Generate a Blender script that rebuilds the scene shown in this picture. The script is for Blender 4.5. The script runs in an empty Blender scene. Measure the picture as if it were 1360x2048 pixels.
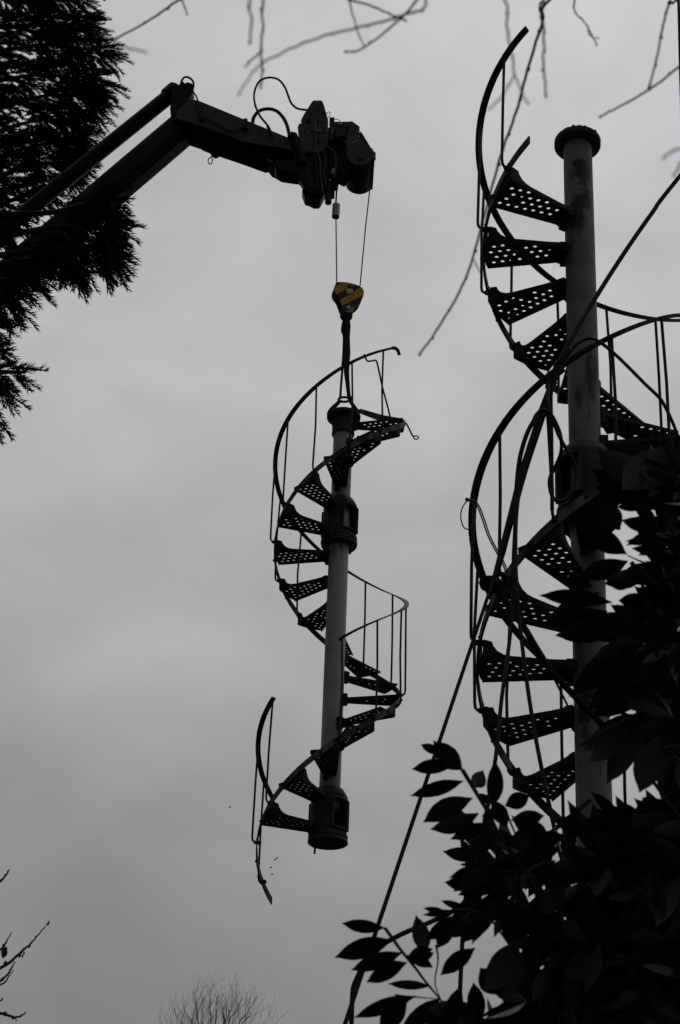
import bpy, math, random
from mathutils import Vector, Matrix, geometry
rad = math.radians
C = bpy.context.scene.collection
S = bpy.context.scene

# ------------------------------------------------------------------ camera
F_PX, PITCH, ROLL = 3429.99, 0.550803, 0.052114      # focal length in px of the 1360x2048 frame
CAM_Z = 1.6
cam_d = bpy.data.cameras.new('camera'); cam = bpy.data.objects.new('camera', cam_d); C.objects.link(cam)
cam_d.sensor_fit = 'VERTICAL'; cam_d.sensor_height = 23.6; cam_d.sensor_width = 23.6
cam_d.lens = F_PX / 2048 * 23.6
cam_d.clip_start = 0.05; cam_d.clip_end = 5000
_r0 = Vector((1, 0, 0)); _u0 = Vector((0, -math.sin(PITCH), math.cos(PITCH))); _f0 = Vector((0, math.cos(PITCH), math.sin(PITCH)))
_c, _s = math.cos(ROLL), math.sin(ROLL)
_right = _c * _r0 + _s * _u0; _up = -_s * _r0 + _c * _u0
cam.matrix_world = Matrix(((_right.x, _up.x, -_f0.x, 0), (_right.y, _up.y, -_f0.y, 0), (_right.z, _up.z, -_f0.z, CAM_Z), (0, 0, 0, 1)))
cam_d.dof.use_dof = True; cam_d.dof.focus_distance = 12.5; cam_d.dof.aperture_fstop = 5.6
S.camera = cam

def at(x, y, Y):
    """photo pixel (1360x2048) -> the world point on the vertical plane Y metres ahead"""
    xr = (x - 680) / F_PX; yr = (1024 - y) / F_PX
    d = _r0 * (_c * xr - _s * yr) + _u0 * (_s * xr + _c * yr) + _f0
    d = d * (Y / d.y)
    return Vector((d.x, d.y, d.z + CAM_Z))
def mpp(x, y, Y):
    """metres per photo pixel at that point"""
    p = at(x, y, Y) - Vector((0, 0, CAM_Z))
    return p.dot(_f0) / F_PX

# ------------------------------------------------------------------ world: overcast sky
SUN_EL, SUN_AZ = rad(58), rad(14)
w = bpy.data.worlds.new('World'); S.world = w; w.use_nodes = True
nt = w.node_tree; nt.nodes.clear()
def N(t, **k):
    n = nt.nodes.new(t)
    for a, b in k.items(): setattr(n, a, b)
    return n
out = N('ShaderNodeOutputWorld'); add = N('ShaderNodeAddShader')
sky = N('ShaderNodeTexSky', sky_type='NISHITA', sun_disc=False, sun_elevation=SUN_EL, sun_rotation=SUN_AZ, dust_density=4.0)
hs = N('ShaderNodeHueSaturation'); hs.inputs['Saturation'].default_value = 0.10
bg1 = N('ShaderNodeBackground'); bg1.inputs['Strength'].default_value = 0.004
nt.links.new(sky.outputs[0], hs.inputs['Color']); nt.links.new(hs.outputs[0], bg1.inputs['Color'])
tc = N('ShaderNodeTexCoord'); sep = N('ShaderNodeSeparateXYZ'); nt.links.new(tc.outputs['Generated'], sep.inputs[0])
ramp = N('ShaderNodeValToRGB'); cr = ramp.color_ramp
cr.elements[0].position = 0.0; cr.elements[0].color = (.11, .11, .115, 1)
cr.elements[1].position = 1.0; cr.elements[1].color = (.46, .46, .48, 1)
for pos, v in ((.26, .215), (.30, .238), (.40, .322), (.504, .352), (.65, .398), (.76, .418)):
    e = cr.elements.new(pos); e.color = (v, v, v * (1.0 + .05 * pos), 1)
nt.links.new(sep.outputs['Z'], ramp.inputs[0])
n1 = N('ShaderNodeTexNoise'); n1.inputs['Scale'].default_value = 3.2; n1.inputs['Detail'].default_value = 3.5; n1.inputs['Roughness'].default_value = .5
mp = N('ShaderNodeMapping'); mp.inputs['Scale'].default_value = (1, 1, 1.9); mp.inputs['Location'].default_value = (1.3, .4, 2.2)
nt.links.new(tc.outputs['Generated'], mp.inputs[0]); nt.links.new(mp.outputs[0], n1.inputs['Vector'])
mr = N('ShaderNodeMapRange'); mr.inputs['From Min'].default_value = .25; mr.inputs['From Max'].default_value = .75
mr.inputs['To Min'].default_value = .88; mr.inputs['To Max'].default_value = 1.13
nt.links.new(n1.outputs['Fac'], mr.inputs['Value'])
# brighter cloud where the sun stands behind the overcast
bright = at(1090, 520, 1.0) - Vector((0, 0, CAM_Z)); bright.normalize()
dp = N('ShaderNodeVectorMath', operation='DOT_PRODUCT'); dp.inputs[1].default_value = bright
nt.links.new(tc.outputs['Generated'], dp.inputs[0])
mr2 = N('ShaderNodeMapRange', interpolation_type='SMOOTHSTEP'); mr2.inputs['From Min'].default_value = .90; mr2.inputs['From Max'].default_value = 1.0
mr2.inputs['To Min'].default_value = 1.0; mr2.inputs['To Max'].default_value = 1.14
nt.links.new(dp.outputs['Value'], mr2.inputs['Value'])
n2 = N('ShaderNodeTexNoise'); n2.inputs['Scale'].default_value = 8.5; n2.inputs['Detail'].default_value = 6; n2.inputs['Roughness'].default_value = .48; n2.inputs['Distortion'].default_value = .35
mp2 = N('ShaderNodeMapping'); mp2.inputs['Scale'].default_value = (1, 1, 1.5); mp2.inputs['Location'].default_value = (4.1, 2.3, .7)
nt.links.new(tc.outputs['Generated'], mp2.inputs[0]); nt.links.new(mp2.outputs[0], n2.inputs['Vector'])
mr4 = N('ShaderNodeMapRange'); mr4.inputs['From Min'].default_value = .3; mr4.inputs['From Max'].default_value = .7
mr4.inputs['To Min'].default_value = .89; mr4.inputs['To Max'].default_value = 1.11
nt.links.new(n2.outputs['Fac'], mr4.inputs['Value'])
m0 = N('ShaderNodeMath', operation='MULTIPLY'); nt.links.new(mr.outputs[0], m0.inputs[0]); nt.links.new(mr4.outputs[0], m0.inputs[1])
m1 = N('ShaderNodeMath', operation='MULTIPLY'); nt.links.new(m0.outputs[0], m1.inputs[0]); nt.links.new(mr2.outputs[0], m1.inputs[1])
# sky dimming added behind and left of the camera, to darken front faces
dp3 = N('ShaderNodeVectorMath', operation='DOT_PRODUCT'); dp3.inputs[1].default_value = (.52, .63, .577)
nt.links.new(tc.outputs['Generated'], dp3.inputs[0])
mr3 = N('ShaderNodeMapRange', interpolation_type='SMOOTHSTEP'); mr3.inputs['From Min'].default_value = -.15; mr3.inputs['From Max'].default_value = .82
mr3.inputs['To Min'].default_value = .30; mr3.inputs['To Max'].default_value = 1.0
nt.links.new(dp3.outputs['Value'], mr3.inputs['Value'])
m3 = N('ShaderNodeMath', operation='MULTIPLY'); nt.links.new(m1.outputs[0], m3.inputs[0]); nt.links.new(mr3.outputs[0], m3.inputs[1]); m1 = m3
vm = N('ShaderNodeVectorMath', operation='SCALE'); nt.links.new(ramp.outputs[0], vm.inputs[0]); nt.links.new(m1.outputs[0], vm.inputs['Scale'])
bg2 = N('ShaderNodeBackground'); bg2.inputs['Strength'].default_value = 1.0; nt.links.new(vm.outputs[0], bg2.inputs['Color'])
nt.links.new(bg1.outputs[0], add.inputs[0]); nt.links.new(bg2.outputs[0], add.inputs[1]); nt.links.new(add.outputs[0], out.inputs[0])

sd = bpy.data.lights.new('sun', 'SUN'); sd.energy = 0.5; sd.angle = rad(30); sd.color = (1, .97, .93)
sun = bpy.data.objects.new('sun', sd); C.objects.link(sun)
sdir = Vector((math.sin(SUN_AZ) * math.cos(SUN_EL), math.cos(SUN_AZ) * math.cos(SUN_EL), math.sin(SUN_EL)))
sun.rotation_euler = sdir.to_track_quat('Z', 'Y').to_euler()

S.view_settings.view_transform = 'Standard'; S.view_settings.look = 'None'
S.view_settings.exposure = 0.0; S.view_settings.gamma = 1.0
S.render.engine = 'CYCLES'
S.cycles.max_bounces = 6

# ------------------------------------------------------------------ materials
def mat(name, a, b=None, scale=8.0, rough=.6, lo=.45, hi=.6, metal=0.0, bump=0.0, bscale=60, c=None, cscale=3.0, clo=.55, chi=.65, spec=.3, run=None, spots=()):
    m = bpy.data.materials.new(name); m.use_nodes = True; t = m.node_tree; p = t.nodes['Principled BSDF']
    p.inputs['Roughness'].default_value = rough; p.inputs['Metallic'].default_value = metal
    p.inputs['Specular IOR Level'].default_value = spec
    L = t.links.new; co = t.nodes.new('ShaderNodeTexCoord')
    col = None
    def noise(sc, det=5):
        n = t.nodes.new('ShaderNodeTexNoise'); n.inputs['Scale'].default_value = sc; n.inputs['Detail'].default_value = det
        n.inputs['Roughness'].default_value = .62; L(co.outputs['Object'], n.inputs['Vector']); return n
    if run:
        rm = t.nodes.new('ShaderNodeMapping'); rm.inputs['Scale'].default_value = (1, 1, run); L(co.outputs['Object'], rm.inputs[0])
    def rmp(n, l, h):
        r = t.nodes.new('ShaderNodeMapRange'); r.inputs['From Min'].default_value = l; r.inputs['From Max'].default_value = h
        L(n.outputs['Fac'], r.inputs['Value']); return r
    def mix(f, x, y):
        k = t.nodes.new('ShaderNodeMix'); k.data_type = 'RGBA'; L(f.outputs[0], k.inputs[0])
        if isinstance(x, tuple): k.inputs[6].default_value = (*x, 1)
        else: L(x, k.inputs[6])
        if isinstance(y, tuple): k.inputs[7].default_value = (*y, 1)
        else: L(y, k.inputs[7])
        return k.outputs[2]
    if b is None: p.inputs['Base Color'].default_value = (*a, 1)
    else:
        col = mix(rmp(noise(scale), lo, hi), a, b)
        if c is not None:
            nc = noise(cscale, 7)
            if run: L(rm.outputs[0], nc.inputs['Vector'])
            col = mix(rmp(nc, clo, chi), col, c)
        for (px_, py_, pz_, rr_, ez_) in spots:      # a rust stain of its own around one point
            v1 = t.nodes.new('ShaderNodeVectorMath'); v1.operation = 'SUBTRACT'; v1.inputs[1].default_value = (px_, py_, pz_); L(co.outputs['Object'], v1.inputs[0])
            v2 = t.nodes.new('ShaderNodeVectorMath'); v2.operation = 'MULTIPLY'; v2.inputs[1].default_value = (1, 1, 1 / ez_); L(v1.outputs[0], v2.inputs[0])
            v3 = t.nodes.new('ShaderNodeVectorMath'); v3.operation = 'LENGTH'; L(v2.outputs[0], v3.inputs[0])
            ns = noise(16, 6); ad = t.nodes.new('ShaderNodeMath'); ad.operation = 'MULTIPLY_ADD'; L(ns.outputs['Fac'], ad.inputs[0]); ad.inputs[1].default_value = -rr_ * 2.4; L(v3.outputs['Value'], ad.inputs[2])
            r5 = t.nodes.new('ShaderNodeMapRange'); r5.inputs['From Min'].default_value = -rr_ * .25; r5.inputs['From Max'].default_value = -rr_ * .65; L(ad.outputs[0], r5.inputs['Value'])
            col = mix(r5, col, (.020, .013, .010))
        L(col, p.inputs['Base Color'])
    if bump:
        bn = t.nodes.new('ShaderNodeBump'); bn.inputs['Strength'].default_value = bump; bn.inputs['Distance'].default_value = .004
        L(noise(bscale, 4).outputs['Fac'], bn.inputs['Height']); L(bn.outputs[0], p.inputs['Normal'])
    return m
RCOL = .0874
M_PIPE = mat('grey_painted_iron', (.165, .168, .172), (.115, .117, .115), scale=5, rough=.6, bump=.35, c=(.034, .020, .013), cscale=7, clo=.54, chi=.63, run=.28, spots=((.01, -RCOL, 1.93 - .30, .075, 1.6), (-.03, -RCOL, 1.93 - .62, .07, 2.4), (.035, -RCOL, 1.93 - .50, .05, 3.0), (-.05, -RCOL, -1.95, .06, 3.0)))
M_PIPEL = mat('pale_grey_painted_iron', (.40, .405, .42), (.30, .305, .31), scale=4, rough=.6, bump=.3, c=(.050, .028, .017), cscale=6, clo=.56, chi=.66, run=.22)
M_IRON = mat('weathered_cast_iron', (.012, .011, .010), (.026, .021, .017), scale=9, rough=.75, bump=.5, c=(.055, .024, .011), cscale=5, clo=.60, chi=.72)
M_COLL = mat('mossy_cast_iron', (.036, .035, .029), (.072, .068, .056), scale=10, rough=.8, bump=.7, c=(.060, .028, .013), cscale=6, clo=.55, chi=.66)
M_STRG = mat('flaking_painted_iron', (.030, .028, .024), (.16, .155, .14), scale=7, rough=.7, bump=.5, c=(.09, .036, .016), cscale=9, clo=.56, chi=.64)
M_ROD = mat('rusty_rod', (.022, .017, .014), (.045, .030, .022), scale=14, rough=.7, bump=.3)
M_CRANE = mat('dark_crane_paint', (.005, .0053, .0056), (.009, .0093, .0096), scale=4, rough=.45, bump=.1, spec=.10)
M_PLATE = mat('anthracite_crane_plate', (.040, .041, .043), (.032, .033, .034), scale=5, rough=.55)
M_BLACK = mat('black_rubber', (.012, .012, .013), (.018, .018, .018), scale=20, rough=.6)
M_CHROME = mat('dull_steel', (.30, .31, .32), (.22, .22, .23), scale=30, rough=.4, metal=.3)
M_YEL = mat('warning_yellow', (.62, .37, .045), (.50, .29, .04), scale=25, rough=.55)
M_BLOCK = mat('block_black', (.030, .033, .036), (.022, .024, .026), scale=20, rough=.5)
M_WHITE = mat('pale_pin_caps', (.62, .63, .62), (.5, .5, .5), scale=30, rough=.5)
M_SLING = mat('brown_sling', (.055, .034, .022), (.030, .020, .015), scale=40, rough=.9, bump=.3)
M_ROPE = mat('dark_rope', (.016, .014, .013), (.010, .009, .009), scale=90, rough=.9, bump=.4)
M_BLUE = mat('blue_grey_rope', (.036, .042, .056), (.020, .023, .032), scale=90, rough=.9)
M_WIRE = mat('red_brown_wire', (.10, .025, .018), (.05, .018, .014), scale=30, rough=.6)
M_BARK = mat('bark', (.045, .038, .032), (.025, .022, .019), scale=12, rough=.9, bump=.6)
M_TWIG = mat('grey_twig_bark', (.075, .067, .062), (.045, .040, .037), scale=30, rough=.9)
M_NEED = mat('conifer_green', (.008, .013, .006), (.014, .020, .008), scale=6, rough=.8, spec=.1)
M_GRASS = mat('lawn', (.030, .045, .018), (.045, .055, .022), scale=.7, rough=.95)
M_SOIL = mat('debris', (.05, .04, .03), (.03, .025, .02), rough=.9)
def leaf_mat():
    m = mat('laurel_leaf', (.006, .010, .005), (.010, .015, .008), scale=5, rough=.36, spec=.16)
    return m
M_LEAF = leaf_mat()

# ------------------------------------------------------------------ mesh helpers
class MB:
    def __init__(s): s.v = []; s.f = []
    def add(s, vs, fs):
        o = len(s.v); s.v += [tuple(v) for v in vs]; s.f += [tuple(i + o for i in f) for f in fs]
    def tube(s, pts, r, n=6, cap=True):
        pts = [Vector(p) for p in pts]
        rs = r if isinstance(r, (list, tuple)) else [r] * len(pts)
        t = (pts[1] - pts[0]).normalized(); ref = Vector((0, 0, 1)) if abs(t.z) < .9 else Vector((1, 0, 0))
        u = t.cross(ref).normalized(); vs = []
        for i, p in enumerate(pts):
            a = pts[max(i - 1, 0)]; b = pts[min(i + 1, len(pts) - 1)]
            t = b - a
            if t.length < 1e-9: t = Vector((0, 0, 1))
            t.normalize()
            u = u - t * u.dot(t)
            if u.length < 1e-6: u = t.orthogonal()
            u.normalize(); w_ = t.cross(u)
            for k in range(n):
                an = 2 * math.pi * k / n; vs.append(p + (u * math.cos(an) + w_ * math.sin(an)) * rs[i])
        fs = [(i * n + k, i * n + (k + 1) % n, (i + 1) * n + (k + 1) % n, (i + 1) * n + k) for i in range(len(pts) - 1) for k in range(n)]
        if cap: fs += [tuple(range(n))[::-1], tuple((len(pts) - 1) * n + k for k in range(n))]
        s.add(vs, fs)
    def lathe(s, prof, n=28, c=(0, 0, 0), closed=False, axis='Z'):
        vs = []
        for (r, z) in prof:
            for k in range(n):
                an = 2 * math.pi * k / n
                v = (r * math.cos(an), r * math.sin(an), z)
                if axis == 'Y': v = (v[0], v[2], v[1])
                vs.append((v[0] + c[0], v[1] + c[1], v[2] + c[2]))
        fs = [(i * n + k, i * n + (k + 1) % n, (i + 1) * n + (k + 1) % n, (i + 1) * n + k) for i in range(len(prof) - 1) for k in range(n)]
        if closed: fs += [((len(prof) - 1) * n + k, (len(prof) - 1) * n + (k + 1) % n, (k + 1) % n, k) for k in range(n)]
        else: fs += [tuple(range(n))[::-1], tuple((len(prof) - 1) * n + k for k in range(n))]
        s.add(vs, fs)
    def box(s, c, h, m=None):
        vs = [Vector((x * h[0], y * h[1], z * h[2])) for x in (-1, 1) for y in (-1, 1) for z in (-1, 1)]
        if m: vs = [m @ v for v in vs]
        s.add([v + Vector(c) for v in vs], [(0, 1, 3, 2), (4, 6, 7, 5), (0, 4, 5, 1), (2, 3, 7, 6), (0, 2, 6, 4), (1, 5, 7, 3)])
    def prism(s, poly, vec):
        """closed polygon of 3D points (planar), pushed along vec"""
        vec = Vector(vec); poly = [Vector(p) for p in poly]; n = len(poly)
        tri = geometry.tessellate_polygon([poly])
        vs = poly + [p + vec for p in poly]
        fs = [tuple(t) for t in tri] + [tuple(n + i for i in reversed(t)) for t in tri]
        fs += [(i, i + n, (i + 1) % n + n, (i + 1) % n) for i in range(n)]
        s.add(vs, fs)
    def ball(s, c, r, n=8, sc=(1, 1, 1)):
        vs = []; m = n // 2 + 1
        for i in range(m):
            th = math.pi * (i + .25) / (m - .5)
            for k in range(n):
                ph = 2 * math.pi * k / n
                vs.append((c[0] + r * sc[0] * math.sin(th) * math.cos(ph), c[1] + r * sc[1] * math.sin(th) * math.sin(ph), c[2] + r * sc[2] * math.cos(th)))
        fs = [(i * n + k, i * n + (k + 1) % n, (i + 1) * n + (k + 1) % n, (i + 1) * n + k) for i in range(m - 1) for k in range(n)]
        fs += [tuple(range(n))[::-1], tuple((m - 1) * n + k for k in range(n))]
        s.add(vs, fs)
    def mesh(s, name, m, smooth=True):
        me = bpy.data.meshes.new(name); me.from_pydata(s.v, [], s.f); me.materials.append(m)
        me.validate()
        if smooth:
            me.polygons.foreach_set('use_smooth', [True] * len(me.polygons))
            try: me.set_sharp_from_angle(angle=rad(38))
            except Exception: pass
        me.update(); return me
    def build(s, name, m, parent=None, smooth=True):
        return link(name, s.mesh(name, m, smooth), parent)
def link(name, me, parent=None):
    o = bpy.data.objects.new(name, me); C.objects.link(o)
    if parent: o.parent = parent
    return o
def tag(o, label=None, cat=None, group=None, kind=None):
    if label: o['label'] = label
    if cat: o['category'] = cat
    if group: o['group'] = group
    if kind: o['kind'] = kind
    return o
def empty(name, loc, label, cat, group=None, M=None):
    o = bpy.data.objects.new(name, None); C.objects.link(o); o.empty_display_size = .2
    if M is not None: o.matrix_world = Matrix.Translation(loc) @ M
    else: o.location = loc
    return tag(o, label, cat, group)
def spline(pts, n=8):
    """Catmull-Rom through points"""
    P = [Vector(p) for p in pts]; P = [P[0] * 2 - P[1]] + P + [P[-1] * 2 - P[-2]]; o = []
    for i in range(1, len(P) - 2):
        for j in range(n):
            t = j / n; a, b, c, d = P[i - 1:i + 3]
            o.append(.5 * ((2 * b) + (c - a) * t + (2 * a - 5 * b + 4 * c - d) * t * t + (3 * b - a - 3 * c + d) * t ** 3))
    o.append(P[-2]); return o

# ------------------------------------------------------------------ ground
g = MB(); g.add([(-1500, -1500, 0), (1500, -1500, 0), (1500, 1500, 0), (-1500, 1500, 0)], [(0, 1, 2, 3)])
tag(g.build('ground', M_GRASS), kind='structure')

# ------------------------------------------------------------------ spiral staircases
R, RC, RISE = .567, .0874, .23
def perforated_tread(seed):
    rgt = random.Random(seed)
    """one tread in its own frame: x points outward at the baluster node, descending side is -y, z=0 at the node"""
    zp = -.096
    def pol(r, da): a = rad(-da); return (r * math.cos(a), r * math.sin(a))
    mid = rad(-10); er = Vector((math.cos(mid), math.sin(mid))); ed = Vector((er.y, -er.x))
    ro = R - .010
    outer = [pol(ro, -2 + 24.5 * i / 6) for i in range(7)]
    inn_far = er * .098 + ed * .050; inn_near = er * .098 - ed * .060
    poly = [inn_near] + [Vector(p) for p in outer] + [inn_far]
    cu = bpy.data.curves.new('t', 'CURVE'); cu.dimensions = '2D'; cu.fill_mode = 'BOTH'; cu.extrude = .004
    def sp(pts):
        q = cu.splines.new('POLY'); q.points.add(len(pts) - 1); q.use_cyclic_u = True
        for i, p in enumerate(pts): q.points[i].co = (p[0], p[1], 0, 1)
    sp(poly)
    v1 = (er * math.cos(rad(72)) + ed * math.sin(rad(72))) * .0520; v2 = (er * math.cos(rad(12)) + ed * math.sin(rad(12))) * .0520
    nP, fP = Vector(outer[0]), Vector(outer[-1])
    def dist(p, a, b): d = (b - a).normalized(); return abs((p - a).x * d.y - (p - a).y * d.x)
    for i in range(-14, 15):
        for j in range(-14, 15):
            c = er * .335 + v1 * i + v2 * j
            u = c.dot(er); 
            if u < .165 or c.length > R - .036: continue
            s1 = (c - inn_near).x * (nP - inn_near).y - (c - inn_near).y * (nP - inn_near).x
            s2 = (c - inn_far).x * (fP - inn_far).y - (c - inn_far).y * (fP - inn_far).x
            if s1 < 0 or s2 > 0: continue
            if dist(c, inn_near, nP) < .019 or dist(c, inn_far, fP) < .019: continue
            if rgt.random() < .05: continue
            rh = .0125 * (1 if rgt.random() > .12 else rgt.uniform(.55, .85)); cj = c + Vector((rgt.uniform(-.001, .001), rgt.uniform(-.001, .001)))
            sp([cj + Vector((math.cos(a), math.sin(a))) * rh * rgt.uniform(.93, 1.05) for a in [2 * math.pi * k / 10 for k in range(10)]])
    tmp = bpy.data.objects.new('t', cu); C.objects.link(tmp)
    dg = bpy.context.evaluated_depsgraph_get(); me = tmp.evaluated_get(dg).to_mesh()
    b = MB(); b.add([(v.co.x, v.co.y, v.co.z + zp) for v in me.vertices], [tuple(p.vertices) for p in me.polygons])
    tmp.evaluated_get(dg).to_mesh_clear(); bpy.data.objects.remove(tmp); bpy.data.curves.remove(cu)
    # upstand along the near edge, with the gusset that sweeps up to the stringer
    n2 = Vector((nP - inn_near)).normalized(); out2 = Vector((-n2.y, n2.x))
    L = (nP - inn_near).length
    prof = [(0, zp + .0045), (0, zp + .034), (L * .2, zp + .028), (L - .15, zp + .026), (L - .11, zp + .031), (L - .078, zp + .048), (L - .058, zp + .074), (L - .050, zp + .098), (L - .008, zp + .106), (L - .002, zp + .0045)]
    P3 = [Vector((*(inn_near + n2 * s_ + out2 * .002), z)) for s_, z in prof]
    b.prism(P3, Vector((*(out2 * -.009), 0)))
    # lip under the far edge
    n3 = Vector((fP - inn_far)).normalized(); o3 = Vector((-n3.y, n3.x)); L3 = (fP - inn_far).length
    b.prism([Vector((*(inn_far + n3 * s_ - o3 * .001), z)) for s_, z in ((0, zp - .0045), (L3 - .004, zp - .0045), (L3 - .004, zp - .016), (0, zp - .022))], Vector((*(o3 * .007), 0)))
    # end plate below the stringer
    for i in range(6):
        a0, a1 = -1.8 + 24 * i / 6, -1.8 + 24 * (i + 1) / 6
        q = []
        for rr in (R - .0045, R - .0125):
            for a_ in (a0, a1):
                top = -a_ / 30 * RISE - .004; x, y = pol(rr, a_); q += [(x, y, zp + .0045), (x, y, max(top, zp + .008))]
        b.add(q, [(0, 2, 3, 1), (4, 5, 7, 6), (1, 3, 7, 5), (0, 4, 6, 2), (0, 1, 5, 4), (2, 6, 7, 3)])
    # boss on the column and stepped lug under it
    Rm = Matrix.Rotation(mid, 3, 'Z')
    b.box(Rm @ Vector((.100, 0.004, zp + .012)), (.022, .055, .030), Rm)
    b.box(Rm @ Vector((.098, -.030, zp - .035)), (.020, .020, .024), Rm)
    b.box(Rm @ Vector((.118, -.034, zp - .022)), (.014, .014, .014), Rm)
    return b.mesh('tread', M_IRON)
TREADS = [perforated_tread(i) for i in range(5)]

def helix_bar(k0, k1, r0, r1, z0, z1, pos, cut=.02, name='', wob=0.0, rng=None):
    b = MB(); n = int((k1 - k0) * 8) + 1; vs = []
    for i in range(n + 1):
        k = k0 + (k1 - k0) * i / n; a = pos(k)
        ww = wob * math.sin(k * 2.1) if wob else 0
        z = -(k - 7) * RISE + ww
        for (r, zz) in ((r0, z0), (r1, z0), (r1, z1), (r0, z1)):
            vs.append((r * math.cos(a), r * math.sin(a), z + zz))
    fs = [(i * 4 + j, i * 4 + (j + 1) % 4, (i + 1) * 4 + (j + 1) % 4, (i + 1) * 4 + j) for i in range(n) for j in range(4)]
    fs += [(0, 1, 2, 3)[::-1], tuple(n * 4 + j for j in range(4))]
    b.add(vs, fs); return b

def collar(root_col, kz0, kz1, az, bolts=True):
    """cast collar with two arched openings; az = local azimuth of the first opening"""
    zt, zb = -(kz0 - 7) * RISE, -(kz1 - 7) * RISE
    H = zt - zb; b = MB(); n = 48; rr = .150
    wz0, wz1 = zb + H * .20, zt - H * .20
    hw = rad(33)
    def inwin(a):
        for c in (az, az + math.pi):
            d = (a - c + math.pi) % (2 * math.pi) - math.pi
            if abs(d) < hw: return True
        return False
    rows = [zb, wz0, wz1, zt - .035]
    for ri in range(3):
        for k in range(n):
            a0, a1 = 2 * math.pi * k / n, 2 * math.pi * (k + 1) / n
            if ri == 1 and inwin((a0 + a1) / 2): continue
            q = []
            for r_ in (rr, rr - .014):
                for a_ in (a0, a1): q += [(r_ * math.cos(a_), r_ * math.sin(a_), rows[ri]), (r_ * math.cos(a_), r_ * math.sin(a_), rows[ri + 1])]
            b.add(q, [(0, 2, 3, 1), (4, 5, 7, 6), (1, 3, 7, 5), (0, 4, 6, 2), (0, 1, 5, 4), (2, 6, 7, 3)])
    b.lathe([(rr + .001, zt - .035), (rr - .006, zt - .018), (.118, zt + .028), (.106, zt + .040), (.090, zt + .042), (.088, zt - .02), (rr - .013, zt - .036)], 40, closed=True)
    b.lathe([(rr - .013, zb + .050), (rr + .003, zb + .052), (.160, zb + .044), (.160, zb + .020), (.152, zb + .014), (.160, zb + .006), (.164, zb - .006), (.162, zb - .014), (rr - .013, zb - .014)], 40, closed=True)
    if not bolts: pass
    else:
        b.lathe([(.0875, zb - .016), (.158, zb - .016), (.158, zb - .034), (.105, zb - .040), (.0875, zb - .045)], 40, closed=True)
    o = b.build('collar', M_COLL, root_col)
    for c in (az, az + math.pi):
        f = MB(); pts = []
        for i in range(9): pts.append((c - hw * 1.0 + 2 * hw * i / 8, wz1 + .004))
        for i in range(9): pts.append((c + hw * 1.0 - 2 * hw * i / 8, wz0 - .004))
        P = [Vector(((rr + .008) * math.cos(a), (rr + .008) * math.sin(a), z)) for a, z in pts]
        f.tube(P + [P[0], P[1]], .0125, 4, cap=False); f.build('window_frame', M_COLL, o)
    if bolts:
        for i in range(6):
            a = az + rad(25) + i * rad(60); q = MB()
            q.lathe([(.0135, 0), (.0155, .004), (.0155, .016), (.008, .018), (.008, .034), (.005, .036)][::-1], 6, (.128 * math.cos(a), .128 * math.sin(a), 0))
            q.v = [(x, y, zb - .036 - z) for x, y, z in q.v]
            q.build('bolt', M_COLL, o)
    return o

def staircase(name, loc, th, tx, ty, kt, treads, string, rails, bals, label, seed):
    Mr = (Matrix.Rotation(tx, 4, 'Y') @ Matrix.Rotation(ty, 4, 'X'))
    rng = random.Random(seed)
    root = empty(name, loc, label, 'spiral staircase', M=Mr)
    pos = lambda k: -(th + rad(30) * (k - 7))
    for k in range(treads[0], treads[1] + 1):
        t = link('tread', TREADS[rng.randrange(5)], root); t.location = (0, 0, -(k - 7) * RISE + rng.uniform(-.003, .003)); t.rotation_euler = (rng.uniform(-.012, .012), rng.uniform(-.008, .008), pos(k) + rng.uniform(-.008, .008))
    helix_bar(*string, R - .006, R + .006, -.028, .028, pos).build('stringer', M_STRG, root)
    for k0, k1 in rails:
        b = helix_bar(k0, k1, R + .018, R + .060, .876, .889, pos, wob=.004)
        b.build('handrail', M_IRON, root)
    for k in bals:
        a = pos(k) + rng.uniform(-.01, .01); e = Vector((math.cos(a), math.sin(a), 0)); tq = Vector((-e.y, e.x, 0)); zz = -(k - 7) * RISE
        b = MB(); wv = rng.uniform(-.012, .012)
        top = e * (R + .039) + tq * rng.uniform(-.01, .01) + Vector((0, 0, zz + .878)); ro_ = R + .040 + rng.uniform(0, .006)
        P = [top, e * (ro_ + wv * .5) + tq * wv + Vector((0, 0, zz + .45)), e * ro_ + Vector((0, 0, zz + .05)), e * (ro_ - .004) + Vector((0, 0, zz + .020)), e * (ro_ - .016) + Vector((0, 0, zz + .004)), e * (R - .012) + Vector((0, 0, zz))]
        b.tube(P, .0088, 7)
        o = b.build('baluster', M_ROD, root)
        q = MB(); c_ = e * (R + .012) + Vector((0, 0, zz)); q.ball(c_, .017, 8); q.ball(e * (R - .018) + Vector((0, 0, zz)), .019, 8); q.ball(e * (R + .0) + tq * .012 + Vector((0, 0, zz + .026)), .012, 6)
        q.build('boss', M_IRON, o)
        q = MB(); a2 = a - rad(14); e2 = Vector((math.cos(a2), math.sin(a2), 0)); q.ball(e2 * (R + .009) + Vector((0, 0, zz - .108)), .013, 8)
        q.build('bolt', M_IRON, o)
    return root, pos, Mr

def column(root, ktop, kbot, m=M_PIPE, name='column'):
    b = MB(); zt = -(ktop - 7) * RISE; zb = -(kbot - 7) * RISE
    n = 12; b.lathe([(RC, zb + (zt - zb) * i / n) for i in range(n + 1)], 40)
    return b.build(name, m, root)

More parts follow.
